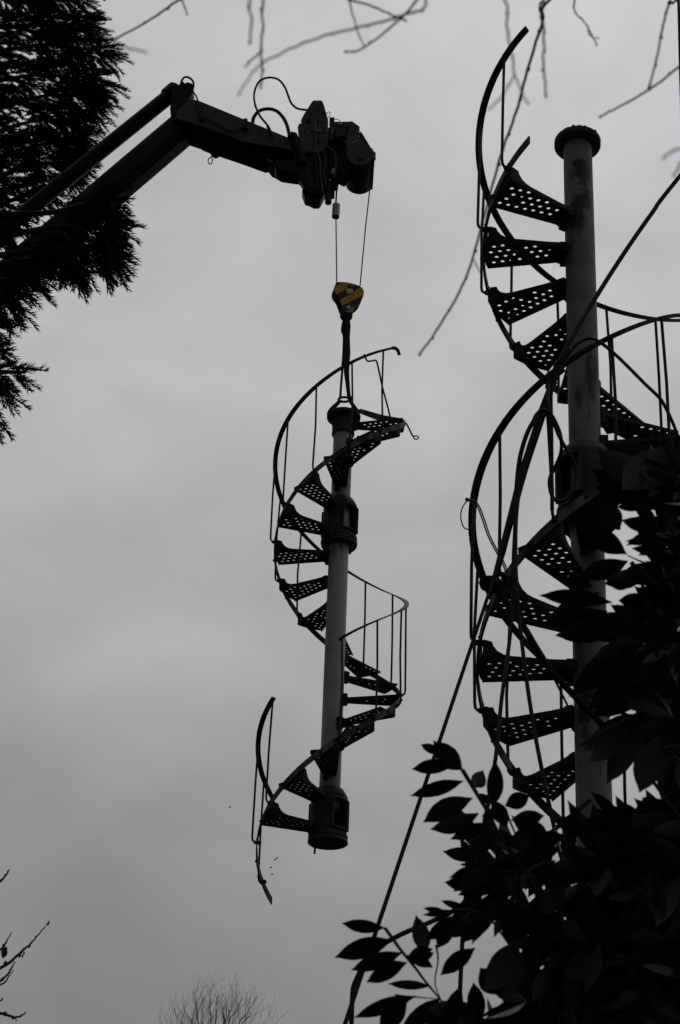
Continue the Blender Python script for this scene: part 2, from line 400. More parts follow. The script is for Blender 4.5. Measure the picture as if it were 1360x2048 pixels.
# ---- the staircase hanging from the crane
LL = Vector((.005915, 13.07756, 7.6663 + CAM_Z))
hang, posL, ML = staircase('spiral_staircase', LL, 3.058107, -.0125261, .0182414, 1, (1, 18), (.75, 20.5), [(2.62, 16.1), (17.95, 20.5)],
    [3, 4, 5, 6, 7, 8, 9, 10, 11, 12, 13, 14, 15, 16, 18, 19, 20],
    'section of iron spiral staircase dangling in mid-air from the crane hook', 3)
colL = column(hang, .95, 17.6, M_PIPEL)
fl = MB(); z0 = -(1.0 - 7) * RISE
fl.lathe([(.0876, z0 - .20), (.103, z0 - .20), (.106, z0 - .185), (.102, z0 - .17), (.104, z0 - .09), (.112, z0 - .075), (.112, z0 - .062), (.104, z0 - .052), (.118, z0 - .036), (.146, z0 - .026), (.155, z0 - .018), (.157, z0 + .008), (.152, z0 + .014), (.0876, z0 + .014)], 40, closed=True)
fl.build('flange', M_COLL, colL)
af = rad(-90 + 43)
collar(colL, 5.05, 6.80, af)
collar(colL, 17.05, 18.80, af, bolts=False)
q = MB(); q.tube([(-.10, -.02, -(18.85 - 7) * RISE + .03), (-.102, -.02, -(18.85 - 7) * RISE - .10)], .010, 6); q.build('pin', M_IRON, colL)
def L2(x, y, Y): return (Matrix.Translation(LL) @ ML).inverted() @ at(x, y, Y)
Yc = 13.08
# torn strap, bent brace rod and loose hook left at the top
q = MB()
p4 = [(712, 820), (722, 817.5), (724, 818), (765, 830), (800, 836), (803, 843), (760, 842), (716, 825)]
q.prism([L2(x, y, 13.25) for x, y in p4], (0, .006, 0)); q.build('torn_strap', M_STRG, hang)
q = MB(); q.tube(spline([L2(*p) for p in ((728, 709, 12.62), (731, 716, 12.62), (735, 722, 12.62), (742, 722, 12.65), (751, 721, 12.7), (755, 729, 12.75), (765, 775, 12.9), (775, 812, 13.0), (782, 842, 13.05))], 5), .0085, 6)
q.build('brace_rod', M_ROD, hang)
q = MB(); q.tube(spline([L2(*p) for p in ((800, 842, 13.0), (809, 846, 12.98), (813, 848, 12.97), (819, 859, 12.95), (825, 871, 12.95), (829, 874, 12.95))], 4), .0085, 6)
q.tube(spline([L2(829 + 5 * math.cos(t) + 3, 875 + 3.4 * math.sin(t), 12.95) for t in [i * math.pi / 4 + 3.1 for i in range(9)]], 2), .006, 6)
q.build('hooked_rod', M_ROD, hang)
e_ = [Vector(((R + .039) * math.cos(posL(k)), (R + .039) * math.sin(posL(k)), -(k - 7) * RISE + z)) for k, z in ((2.7, .882), (2.62, .879), (2.50, .858), (2.42, .825), (2.38, .79))]
q = MB(); q.tube(spline(e_, 4), .0165, 8); q.build('handrail_scroll', M_IRON, hang)

# ---- the staircase still standing
RR = Vector((1.31727, 7.735435, 5.574456 + CAM_Z))
kg = 7 + RR.z / RISE
stand, posR, MR = staircase('spiral_staircase', RR, 5.66632, .0125337, -.0182411, -1, (1, 24), (.45, 24.6), [(.42, 24.6)], list(range(1, 25)),
    'tall iron spiral staircase still standing at the right, half hidden by laurel leaves', 11)
colR = column(stand, -1.42, kg + .1)
fl = MB(); z0 = -(-1.42 - 7) * RISE
fl.lathe([(.0876, z0 - .030), (.100, z0 - .026), (.136, z0 - .018), (.142, z0 - .010), (.142, z0 + .022), (.136, z0 + .028), (.05, z0 + .034), (.01, z0 + .034)], 40)
rg = random.Random(4)
for i in range(70):
    a = rg.uniform(0, 6.283); r_ = rg.uniform(.10, .138); fl.ball((r_ * math.cos(a), r_ * math.sin(a), z0 + .028), rg.uniform(.004, .011), 6)
fl.build('flange', M_COLL, colR)
collar(colR, 8.70, 10.45, rad(-90 - 52))

# ------------------------------------------------------------------ crane
YC = 12.95
crane = empty('lorry_crane', at(100, 420, YC + .2), 'dark folding lorry crane arm reaching in from the left with a winch at its tip', 'crane')
O_CR = crane.location.copy()
def CP(x, y, dY=0.0): return at(x, y, YC + dY) - O_CR
def plate(pts, dY, t, name, m, parent=crane, bev=0.0):
    b = MB(); b.prism([CP(x, y, dY) for x, y in pts], (0, t, 0)); o = b.build(name, m, parent)
    if bev:
        md = o.modifiers.new('b', 'BEVEL'); md.width = bev; md.segments = 2; md.limit_method = 'ANGLE'; md.angle_limit = rad(40)
    return o
def ctube(pts, r, name, m, n=10, sp=0, parent=crane):
    P = [CP(*p) for p in pts]
    if sp: P = spline(P, sp)
    b = MB(); b.tube(P, r, n); return b.build(name, m, parent)
def mcyl(c, r, y0, y1, name, m, n=28, parent=crane):
    """cylinder with its axis along Y, centre pixel c, r in pixels"""
    p = CP(*c, y0); rr = r * mpp(c[0], c[1], YC + y0); b = MB()
    b.lathe([(rr * .96, 0), (rr, .008), (rr, y1 - y0 - .008), (rr * .96, y1 - y0)], n, (p.x, p.y, p.z), axis='Y'); return b.build(name, m, parent)
# main boom (six-sided) and the cylinder above it
bm = MB(); PA, PB = CP(366, 258, .2), CP(-330, 850, .2); d = (PB - PA).normalized(); sd_ = Vector((0, 1, 0)); up_ = d.cross(sd_).normalized()
prof = [(-.15, .10), (-.10, .150), (.10, .150), (.15, .10), (.15, -.09), (.09, -.160), (-.09, -.160), (-.15, -.09)]
vs = [p + sd_ * a + up_ * b_ for p in (PA - d * .05, PB) for a, b_ in prof]; n = len(prof)
bm.add(vs, [(i, (i + 1) % n, (i + 1) % n + n, i + n) for i in range(n)] + [tuple(range(n)), tuple(range(n, 2 * n))[::-1]])
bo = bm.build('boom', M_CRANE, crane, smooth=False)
md = bo.modifiers.new('b', 'BEVEL'); md.width = .03; md.segments = 3; md.limit_method = 'ANGLE'; md.angle_limit = rad(20)
ctube([(344, 188, .2), (180, 320, .2), (-330, 735, .2)], .080, 'lift_cylinder', M_CRANE, 20)
ctube([(352, 180, .2), (336, 194, .2)], .098, 'cylinder_collar', M_CRANE, 20)
plate([(346, 166), (350, 164), (358, 169), (361, 162), (366, 161), (370, 166), (374, 163), (384, 166), (388, 174), (386, 184), (377, 196), (372, 201), (350, 238), (344, 232), (340, 216)], .05, .28, 'knuckle_link', M_CRANE, bev=.01)
ctube([(362, 164, .1), (367, 156, .08), (374, 154, .06), (382, 158, .05), (387, 166, .04), (386, 178, .05)], .012, 'hose', M_BLACK, 6, 5)
ctube([(384, 182, 0), (391, 190, -.02), (395, 200, -.03), (398, 222, -.03), (404, 231, -.03), (420, 240, -.03), (440, 250, -.03), (452, 259, -.03), (465, 262, -.03), (480, 258, -.03), (488, 250, -.03), (490, 242, -.03)], .009, 'hose', M_BLACK, 6, 4)
# jib: box section, its lit front face put in as a paler plate
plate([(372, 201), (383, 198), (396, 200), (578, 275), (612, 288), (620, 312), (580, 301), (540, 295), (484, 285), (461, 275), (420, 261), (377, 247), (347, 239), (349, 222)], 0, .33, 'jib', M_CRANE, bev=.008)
plate([(376, 203), (384, 200), (395, 202), (577, 277), (600, 287), (604, 303), (580, 298.5), (540, 292), (484, 282.5), (462, 272.5), (420, 258), (378, 244), (352, 237), (354, 222)], -.012, .010, 'jib_lit_face', M_PLATE)
plate([(400, 268), (461, 276), (540, 297), (545, 312), (530, 314), (480, 296), (420, 276)], .06, .24, 'jib_underbeam', M_CRANE, bev=.01)
plate([(398, 222), (404, 219), (410, 226), (408, 238), (400, 236)], -.05, .04, 'valve', M_BLACK)
plate([(486, 242), (488, 236), (495, 237), (496, 256), (487, 254)], -.06, .05, 'valve', M_BLACK)
ctube([(419, 296, .3), (421, 304, .3), (430, 314, .3), (436, 308, .3), (428, 303, .3), (424, 312, .3), (417, 318, .3), (417, 326, .3), (422, 328, .3), (425, 320, .3), (424, 312, .3), (440, 312, .3), (456, 314, .3)], .006, 'loose_cable', M_BLACK, 6, 5)
ctube([(419, 298, .28), (424, 309, .28), (431, 315, .28), (438, 311, .28), (441, 304, .28)], .012, 'hose', M_BLACK, 6, 5)
# inner section, cylinders and knuckle below the jib tip
for i, (a, b_) in enumerate((((508, 303), (545, 324)), ((515, 299), (556, 316)), ((505, 309), (540, 331)))):
    ctube([(*a, .1 + .05 * i), (*b_, .1 + .05 * i)], .010, 'steel_pipe', M_CHROME, 8)
plate([(520, 300), (560, 300), (600, 300), (606, 330), (600, 346), (560, 338), (543, 330), (534, 318)], .10, .18, 'inner_jib', M_CRANE, bev=.01)
plate([(548, 318), (600, 322), (606, 345), (590, 345), (563, 341), (552, 334)], -.02, .18, 'extension_box', M_CRANE, bev=.012)
ctube([(585, 272, .0), (596, 300, .0), (606, 330, .0)], .055, 'tilt_cylinder', M_CRANE, 14)
ctube([(580, 275, -.03), (588, 272, -.03)], .05, 'cylinder_collar', M_CRANE, 14)
# corrugated hose arch and thin hose arch above the jib
arch = spline([CP(*p) for p in ((505, 247, .05), (508, 234, .05), (520, 221, .05), (540, 218, .05), (556, 224, .05), (568, 238, .05), (575, 254, .05), (579, 272, .05))], 10)
b = MB(); b.tube(arch, [.017 + .004 * (i % 3 == 0) for i in range(len(arch))], 10); b.build('corrugated_hose', M_BLACK, crane)
ctube([(545, 270, -.05), (536, 252, -.05), (520, 232, -.06), (511, 212, -.06), (508, 192, -.06), (512, 174, -.06), (522, 160, -.06), (541, 155, -.06), (558, 160, -.05), (570, 175, -.04), (577, 193, -.03), (583, 207, -.02), (595, 217, 0), (614, 220, 0)], .0115, 'hose', M_BLACK, 6, 5)
ctube([(545, 272, -.05), (535, 252, -.05)], .016, 'hose_sleeve', M_BLACK, 8)
# head: plates
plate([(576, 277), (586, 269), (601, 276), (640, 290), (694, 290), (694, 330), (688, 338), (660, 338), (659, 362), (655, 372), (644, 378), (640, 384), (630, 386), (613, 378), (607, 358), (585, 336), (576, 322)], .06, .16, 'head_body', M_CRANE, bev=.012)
plate([(585, 300), (655, 300), (655, 360), (650, 376), (640, 386), (618, 386), (608, 372), (590, 340)], -.02, .10, 'head_body', M_CRANE, bev=.012)
pA = plate([(624.5, 202), (627, 200.7), (641, 200.5), (645, 202), (648, 210), (656.5, 240), (657, 276), (654, 292), (640, 305), (622, 305), (628, 284), (627, 268), (618, 256), (604, 247), (602, 240), (606, 231)], -.04, .03, 'head_plate', M_PLATE, bev=.004)
plate([(624.5, 204), (641, 202), (656, 240), (656, 290), (622, 300), (604, 240)], .02, .12, 'head_core', M_CRANE, bev=.01)
plate([(595.5, 253), (598, 247), (604, 246), (617, 255), (626, 268), (627, 284), (621, 305), (607, 306), (601, 290), (597, 268)], -.05, .03, 'link_plate', M_PLATE, bev=.004)
mcyl((617, 240), 4.2, -.055, -.03, 'pivot_pin', M_CRANE)
mcyl((617, 240), 7.2, -.045, -.035, 'pivot_ring', M_PLATE)
mcyl((637.5, 282), 3, -.055, -.03, 'pivot_pin', M_CRANE)
b = MB()
for a_, b_ in (((631, 240.5), (654, 240.5)), ((631, 263.5), (654, 263.5)), ((631, 240), (631, 264)), ((654, 240), (654, 264))):
    b.tube([CP(*a_, -.045), CP(*b_, -.045)], .0045, 4)
b.box(CP(644, 241.2, -.043), (.045, .003, .006)); b.box(CP(639, 261, -.043), (.028, .003, .006))
b.build('rating_frame', mat('worn_plate_edge', (.30, .30, .31), (.16, .16, .16), scale=30), crane)
ctube([(662, 258, .0), (662.5, 283, .0)], .031, 'solenoid', M_PLATE, 14)
ctube([(656, 236, .0), (660, 228, .0), (660, 225, .0), (656, 224, .0), (653, 228, .0)], .004, 'wire', M_BLACK, 5, 4)
for (x0, y0, x1, y1, dy) in ((659, 234, 669, 252, .02), (664, 246, 674, 262, .0), (669, 243, 700, 254, .06), (671, 256, 692, 273, -.02)):
    plate([(x0, y0), (x1, y0), (x1, y1), (x0, y1)], dy, .08, 'valve_block', M_BLACK, bev=.004)
plate([(677, 245), (684, 245), (684, 249), (677, 249)], -.01, .05, 'sensor', M_CHROME, bev=.003)
ctube([(669, 239, .05), (676, 238.5, .05), (680, 243, .05)], .004, 'wire', M_BLACK, 5, 4)
plate([(656, 262), (680, 266), (700, 262), (703, 330), (690, 348), (656, 330)], .04, .2, 'winch_mount', M_CRANE, bev=.008)
b = MB()
for p, q_ in (((693, 250), (697, 250)), ((697, 250), (697, 272)), ((675, 272), (697, 272)), ((690, 248), (690, 270))): b.tube([CP(*p, -.04), CP(*q_, -.04)], .005, 5)
b.build('conduit', M_PLATE, crane)
for k_, P_ in enumerate((((633, 303), (639, 318), (641, 345), (644, 372), (646, 388)), ((646, 300), (650, 320), (648, 350), (652, 372)), ((628, 306), (632, 326), (635, 350), (634, 378)), ((652, 292), (664, 300), (672, 318), (671, 340), (668, 356)), ((656, 268), (668, 270), (678, 280), (690, 284), (697, 292)), ((600, 300), (612, 322), (618, 350), (624, 376)))):
    ctube([(x, y, -.05 + .006 * k_) for x, y in P_], .0095, 'hose', M_PLATE if k_ in (0, 3) else M_BLACK, 6, 4)
for x, y in ((610, 262), (612, 298), (648, 225), (636, 215), (618, 300), (650, 285)): mcyl((x, y), 1.5, -.062, -.045, 'bolt', M_CRANE, 6)
for x, y in ((404, 210), (430, 222), (470, 240), (520, 262), (560, 280), (400, 243), (450, 262)): mcyl((x, y), 1.4, -.024, -.008, 'bolt', M_CRANE, 6)
# winch: two side plates, drum between
def winch_poly():
    P = [(697, 243), (704, 242.5), (719, 253), (720, 274), (731, 287), (742, 299), (751.5, 305), (751.5, 319)]
    cx, cy, r = 720.5, 307, 27.5
    for i in range(11):
        a = rad(28 + i * 15); P.append((cx + r * math.cos(a), cy + r * math.sin(a) * .86))
    P += [(693.5, 300), (694, 280)]
    return P
plate(winch_poly(), -.06, .014, 'winch_side_plate', M_PLATE)
plate(winch_poly(), .40, .016, 'winch_side_plate', M_CRANE)
dr = mcyl((721, 309), 27.5, -.045, .40, 'winch_drum', M_BLACK, 36)
b = MB(); cc = CP(721, 309, 0); rr = 27.3 * mpp(721, 309, YC)
P = []
for i in range(20 * 17):
    a = i * 2 * math.pi / 20; P.append((cc.x + rr * math.cos(a), cc.y + .0 + i / 340 * .37, cc.z + rr * math.sin(a)))
b.tube(P, .008, 5); b.build('wound_rope', M_ROPE, dr)
plate([(722, 262), (745, 300), (750, 308), (749, 322), (742, 322), (738, 305), (715, 270)], -.04, .43, 'rope_guard', M_CRANE, bev=.004)
mcyl((721, 313), 6.0, -.075, -.055, 'drum_hub', M_BLACK)
mcyl((721, 313), 1.6, -.085, -.072, 'grease_nipple', M_CHROME, 8)
for x, y in ((716, 258.5), (716, 264), (748, 306.5), (748, 312), (695, 290.5), (708, 284.5), (715, 281.5), (718, 273), (742, 302)):
    mcyl((x, y), 1.3, -.068, -.055, 'bolt', M_WHITE, 6)
# sheave bracket, limiter switch and small cylinder hanging from the head
ctube([(656.5, 370, .05), (656.5, 406, .05)], .034, 'small_cylinder', M_BLACK, 16)
ctube([(636, 395, .08), (636, 416, .08)], .014, 'drain_pipe', M_BLACK, 8)
plate([(607, 372), (655, 366), (653, 378), (646, 392), (641, 401), (629, 404), (619, 399), (610, 396), (604, 380)], .03, .11, 'nose_guard', M_CRANE, bev=.008)
for x in (661, 665, 670): ctube([(x, 345, .05), (x + 1, 362, .05)], .008, 'bracket_bar', M_CRANE, 6)
plate([(655, 360), (676, 358), (677, 366), (676, 373), (670, 374), (669, 390), (660, 391), (655, 384)], .02, .06, 'limit_switch', M_CRANE, bev=.004)
ctube([(674, 367.5, .03), (690, 367.5, .03)], .009, 'switch_arm', M_CRANE, 8); ctube([(683, 367.5, .03), (690, 367.8, .03)], .014, 'switch_tip', M_CRANE, 8)
ctube([(673, 366, .03), (673, 385, .03), (671.5, 410, .03)], .010, 'switch_cord', M_BLACK, 6)
plate([(664, 336), (672, 336), (670, 344), (663, 347)], -.03, .02, 'steel_tab', M_CHROME)

# hoist rope, weight, hook block, slings
def rope(name, pts, r, m, label, cat, sp=0, n=7, group=None):
    P = [at(*p) for p in pts]; o = P[0].copy()
    P = [p - o for p in P]
    if sp: P = spline(P, sp)
    b = MB(); b.tube(P, r, n); ob = b.build(name, m); ob.location = o
    return tag(ob, label, cat, group)
rope('hoist_rope', [(671.5, 405, 12.98), (673.5, 566, 13.0)], .0062, M_ROPE, 'thin straight wire rope passing through the steel weight down to the hook block', 'wire rope')
rope('hoist_rope', [(741, 366, 13.05), (731, 455, 13.04), (720, 572, 13.02)], .0062, M_ROPE, 'thin wire hoist rope slanting from the winch drum down to the hook block', 'wire rope')
wp = at(672, 422, 12.98); b = MB(); rr = .0385; hh = .078
b.lathe([(rr, -hh), (rr, hh), (rr * .5, hh + .004), (.009, hh + .004), (.009, hh - .02), (rr - .006, hh - .03), (rr - .006, -hh)], 24, closed=True)
o = tag(b.build('limit_weight', M_CHROME), 'short bright steel tube weight threaded on the left hoist rope', 'weight'); o.location = wp

YB = 13.0
blk = empty('hook_block', at(698, 600, YB), 'crane hook block with black and yellow warning stripes and pale pins', 'hook block')
OB = blk.location.copy()
def BP(x, y, dY=0): return at(x, y, YB + dY) - OB
bv = Vector((-.022, .10, 0))
plt = [(672.7, 564), (689.4, 564), (702, 566), (715, 570), (724.7, 575.6), (727.5, 581), (728, 586), (726.5, 593), (722, 603), (717, 609), (710, 614), (707, 620.6), (704, 625), (693, 624.5), (686, 616), (683, 609), (678, 595), (671, 586), (668.5, 580), (669, 573)]
b = MB(); b.prism([BP(x, y, -.012) for x, y in plt], bv * .12); o = b.build('side_plate', M_BLOCK, blk)
b = MB(); b.prism([BP(x, y) + bv for x, y in plt], bv * .12); b.build('side_plate', M_BLOCK, blk)
for st in ([(669, 578), (670, 573), (690, 564.3), (702, 566.3), (709, 569.2), (708, 571.5), (696, 577), (672.5, 589)], [(680, 600.5), (722, 574.3), (725.5, 577), (727.6, 582), (727.8, 586), (727, 590), (684.6, 611.4), (683, 608)], [(690, 621.5), (700, 618), (709.8, 613.5), (706.8, 620.5), (703.8, 624.6), (693.4, 624.1)]):
    b = MB(); b.prism([BP(x, y, -.016) for x, y in st], (0, .003, 0)); b.build('warning_stripe', M_YEL, o)
b = MB(); c = BP(698, 588, .01); b.lathe([(.075, 0), (.135, .004), (.135, .018), (.118, .028), (.118, .050), (.135, .060), (.135, .074), (.075, .078)], 36, (c.x - .01, c.y, c.z), axis='Y'); b.build('sheave', M_BLACK, blk)
for (x, y, r_) in ((699, 583, .034), (697, 615.5, .023)):
    c = BP(x, y, -.02); b = MB(); b.lathe([(r_ * .2, -.012), (r_ * .85, -.012), (r_, -.006), (r_, .016)], 20, (c.x, c.y, c.z), axis='Y'); b.build('pin', M_WHITE, blk)
c = BP(698.5, 573, -.016); b = MB(); b.lathe([(.004, -.004), (.020, -.003), (.021, .003)], 16, (c.x, c.y, c.z), axis='Y'); b.build('inspection_hole', M_BLACK, blk)
b = MB(); c = BP(692.5, 631, .05); b.lathe([(.02, -.052), (.045, -.045), (.060, -.02), (.062, .012), (.05, .035), (.045, .07)], 20, (c.x, c.y, c.z)); b.build('swivel', M_IRON, blk)
b = MB(); hk = [BP(x, y, .05) for x, y in ((693, 632), (694, 642), (697, 650), (696.5, 659), (692, 664), (687.5, 661), (687, 653), (689, 648))]
hk = spline(hk, 4); b.tube(hk, [.026 - .016 * i / (len(hk) - 1) for i in range(len(hk))], 10); b.build('hook', M_IRON, blk)

def strap(name, pts, wd, th_, m, parent=None, O=Vector((0, 0, 0))):
    """flat webbing through pixel points (x,y,Y,width factor)"""
    P = spline([at(p[0], p[1], p[2]) - O for p in pts], 5); b = MB(); n = len(P); vs = []
    wf = [p[3] if len(p) > 3 else 1 for p in pts]
    for i, p in enumerate(P):
        a = P[max(i - 1, 0)]; c_ = P[min(i + 1, n - 1)]; t = (c_ - a).normalized(); s_ = Vector((0, 1, 0)).cross(t).normalized(); nn = t.cross(s_)
        j = min(i / 5, len(wf) - 1.001); f = wf[int(j)] * (1 - j % 1) + wf[int(j) + 1] * (j % 1)
        for q_ in ((-1, -1), (1, -1), (1, 1), (-1, 1)): vs.append(p + s_ * q_[0] * wd * f / 2 + nn * q_[1] * th_ / 2)
    fs = [(i * 4 + j, i * 4 + (j + 1) % 4, (i + 1) * 4 + (j + 1) % 4, (i + 1) * 4 + j) for i in range(n - 1) for j in range(4)] + [(3, 2, 1, 0), tuple((n - 1) * 4 + j for j in range(4))]
    b.add(vs, fs); return b.build(name, m, parent)
slg = empty('lifting_sling', at(690, 660, 13.05), 'brown webbing lifting sling looped from the crane hook to the column top', 'sling'); OS = slg.location.copy()
strap('sling_leg', [(695, 636, 13.0, .6), (696, 650, 13.0, 1), (695, 675, 13.0, .9), (694.5, 705, 13.0, 1.2), (693, 740, 13.0, 1.05), (695, 765, 13.0, .8), (697.5, 790, 13.0, .7), (700, 803, 13.0, .6)], .050, .010, M_SLING, slg, OS)
strap('sling_leg', [(691, 637, 13.04, .9), (688, 648, 13.04, 1.6), (686.5, 662, 13.04, 1.6), (688, 672, 13.04, .9), (687, 700, 13.04, .8), (684.5, 740, 13.04, .8), (682, 772, 13.04, .8), (680.5, 797, 13.04, .8)], .028, .012, M_SLING, slg, OS)
strap('choker', [(681, 800, 13.0, 1), (675, 807, 12.98, 1), (664, 818, 12.98, 1.2), (658, 827, 13.0, 1.1), (657, 834, 13.05, .8)], .036, .010, M_SLING, slg, OS)
strap('choker', [(699, 800, 13.0, 1), (705, 809, 12.98, 1), (713, 820, 12.99, 1), (719, 828, 13.03, .8)], .034, .010, M_SLING, slg, OS)
b = MB(); b.tube(spline([at(688.5 + 11.5 * math.cos(t), 799 + 4.6 * math.sin(t), 13.02 - .05 * math.sin(t)) - OS for t in [i * math.pi / 6 for i in range(13)]], 3), .012, 8)
b.ball(at(701, 797, 13.0) - OS, .024, 8); b.build('shackle', M_IRON, slg)

# ------------------------------------------------------------------ ropes and cables on the standing staircase
def extend(a, b_, zend=None, f=None):
    A, B = at(*a), at(*b_)
    if zend is not None: t = (zend - A.z) / (B.z - A.z)
    else: t = f
    return A + (B - A) * t
def rope3(name, P, r, m, label, cat, sp=0, n=7):
    o = P[0].copy(); P = [p - o for p in P]
    if sp: P = spline(P, sp)
    b = MB(); b.tube(P, r, n); ob = b.build(name, m); ob.location = o; return tag(ob, label, cat)
rope3('guy_rope', [at(1113, 735, 7.15), at(1130, 700, 7.16), at(1190, 598, 7.3), at(1250, 504, 7.4), at(1305, 425, 7.5), at(1360, 352, 7.6), at(1640, 10, 8.1)], .0135, M_ROPE, 'taut dark rope rising across the standing column to the upper right edge', 'rope', 5)
rope3('guy_rope', [at(1112, 738, 7.12), at(1082, 815, 7.08), at(1040, 945, 7.02), at(985, 1165, 6.9), extend((985, 1165, 6.9), (690, 2048, 6.0), zend=0)], .0086, M_ROPE, 'long taut rope slanting down left from the standing staircase to the bottom edge', 'rope')
rope('rope', [(1112, 752, 7.2), (1085, 838, 7.16), (1050, 945, 7.13), (1024, 1040, 7.1), (1000, 1125, 7.08), (990, 1165, 7.1)], .012, M_ROPE, 'slack rope running beside the taut guy rope down to the stair edge', 'rope', 4)
rope('rope', [(1100, 745, 7.1), (1096, 790, 7.1), (1080, 822, 7.08), (1057, 860, 7.08), (1041, 910, 7.08), (1034, 965, 7.08), (1031, 1010, 7.08), (1018, 1060, 7.08), (1005, 1110, 7.08), (990, 1150, 7.06)], .012, M_ROPE, 'rope bulging out left of the taut guy rope beside the handrail', 'rope', 5)
rope('cable', [(1128, 722, 7.1), (1148, 694, 7.08), (1163, 682, 7.06), (1182, 677, 7.05), (1205, 688, 7.05), (1240, 718, 7.08), (1290, 768, 7.2), (1322, 800, 7.3), (1342, 838, 7.4), (1354, 868, 7.5), (1364, 900, 7.5)], .0095, M_BLACK, 'slack black cable curving over the column and down to the right edge', 'cable', 5)
rope('cable', [(1135, 716, 7.12), (1118, 738, 7.1), (1103, 760, 7.08), (1096, 790, 7.06), (1100, 830, 7.05), (1110, 852, 7.05), (1122, 880, 7.05), (1145, 920, 7.3), (1152, 955, 7.35), (1143, 985, 7.35), (1125, 1002, 7.35), (1108, 998, 7.35), (1100, 978, 7.3), (1100, 955, 7.25), (1110, 935, 7.2), (1122, 905, 7.1), (1122, 875, 7.05), (1113, 848, 7.02), (1100, 826, 7.02), (1085, 820, 7.02), (1072, 830, 7.02), (1064, 850, 7.02)], .0098, M_BLACK, 'black cable looping in front of the collar window of the standing column', 'cable', 5)
rope('cable', [(1128, 740, 7.2), (1105, 762, 7.2), (1094, 800, 7.2), (1097, 850, 7.2), (1101, 920, 7.2), (1104, 980, 7.2), (1104, 1020, 7.2)], .0105, M_BLUE, 'blue grey cable hanging straight down left of the standing column collar', 'cable', 4)
rope('cord', [(1090, 812, 7.05), (1062, 880, 7.05), (1042, 960, 7.05), (1033, 1010, 7.05), (1030, 1058, 7.05), (1027, 1120, 7.05), (1026, 1200, 7.02), (1018, 1290, 7.0), (1003, 1400, 6.95), (992, 1510, 6.9), (970, 1640, 6.9), (944, 1725, 6.9), (928, 1830, 6.9), (915, 2100, 6.9)], .0095, M_BLUE, 'blue grey cord dropping left of the holes of the stair treads into the laurel', 'cord', 4)
rope('cord', [(1086, 822, 7.12), (1056, 905, 7.12), (1036, 1000, 7.1), (1031, 1090, 7.05), (1034, 1180, 7.0), (1040, 1250, 7.0), (1052, 1350, 6.98), (1067, 1450, 6.96), (1085, 1545, 6.95), (1103, 1630, 6.95), (1120, 1705, 6.95), (1140, 1790, 6.95), (1160, 2100, 6.95)], .0100, M_BLUE, 'blue grey cord crossing over the perforated treads down to the right', 'cord', 4)
rope('strap', [(975, 1165, 7.1), (1000, 1190, 7.1), (1045, 1250, 7.1), (1075, 1300, 7.12), (1110, 1350, 7.2), (1205, 1450, 7.4), (1260, 1510, 7.5)], .0165, M_ROPE, 'thick dark strap running from the stair edge down right across the column', 'strap', 4)
rope('cord', [(1100, 1340, 7.3), (1142, 1425, 7.4)], .0055, M_ROPE, 'short thin cord slanting between treads left of the column', 'cord')
rope('rope', [(1180, 1600, 6.6), (1050, 1708, 6.5), (930, 1806, 6.4), (870, 1840, 6.4), (800, 1870, 6.3), (745, 1905, 6.3), (712, 1960, 6.3), (704, 2000, 6.3), (702, 2120, 6.3)], .0095, M_ROPE, 'rope slanting down left through the laurel leaves at the bottom', 'rope', 4)
b = MB(); O_ = at(975, 1160, 7.05)
for cx, cy, rx, ry, dy in ((978, 1165, 15, 9, 0), (1000, 1160, 13, 12, .03), (985, 1172, 20, 7, .05)):
    b.tube([at(cx + rx * math.cos(t), cy + ry * math.sin(t), 7.05 + dy + .06 * math.sin(t)) - O_ for t in [i * math.pi / 8 for i in range(18)]], .014, 7)
b.ball(at(985, 1163, 7.05) - O_, .035, 8, (1.3, 1, .8)); o = b.build('rope_knot', M_ROPE); o.location = O_; tag(o, 'knot of dark rope tied round the stair edge left of the column', 'knot')
b = MB(); O_ = at(1105, 745, 7.1)
b.tube(spline([at(x, y, Y_) - O_ for x, y, Y_ in ((1135, 700, 7.1), (1122, 720, 7.08), (1110, 742, 7.08), (1102, 770, 7.08), (1098, 800, 7.08))], 4), .017, 9)
for (x, y) in ((1118, 728), (1108, 748), (1102, 770)):
    b.tube([at(x, y, 7.1) - O_ + Vector((.023 * math.cos(t), .023 * math.sin(t), .014 * math.cos(t))) for t in [i * math.pi / 5 for i in range(12)]], .009, 6)
o = b.build('cable_bundle', M_ROPE); o.location = O_; tag(o, 'thick bundle of ropes and cables lashed to the handrail beside the column', 'cable bundle')
b = MB(); O_ = at(935, 1000, 7.5)
for dx in (0, 4):
    b.tube(spline([at(x + dx, y, 7.45) - O_ for x, y in ((931, 998), (945, 1002), (955, 1014), (965, 1040), (975, 1070), (990, 1100), (1004, 1125), (1012, 1150), (1016, 1180), (1019, 1210))], 4), .0042, 5)
b.tube(spline([at(x, y, 7.45) - O_ for x, y in ((944, 1000), (932, 1004), (923, 1020), (922, 1038), (928, 1055), (938, 1058), (946, 1048), (950, 1030), (946, 1010), (934, 998))], 4), .0036, 5)
b.ball(at(934, 999, 7.45) - O_, .012, 6)
o = b.build('wire', M_WIRE); o.location = O_; tag(o, 'thin red brown wire looped round the handrail of the standing staircase', 'wire')
rope('overhead_cable', [(1354, -60, 6.0), (1358, 20, 6.0), (1361, 140, 6.0), (1372, 500, 6.0)], .008, M_BLUE, 'dark blue cable grazing the top right corner', 'cable', 3)

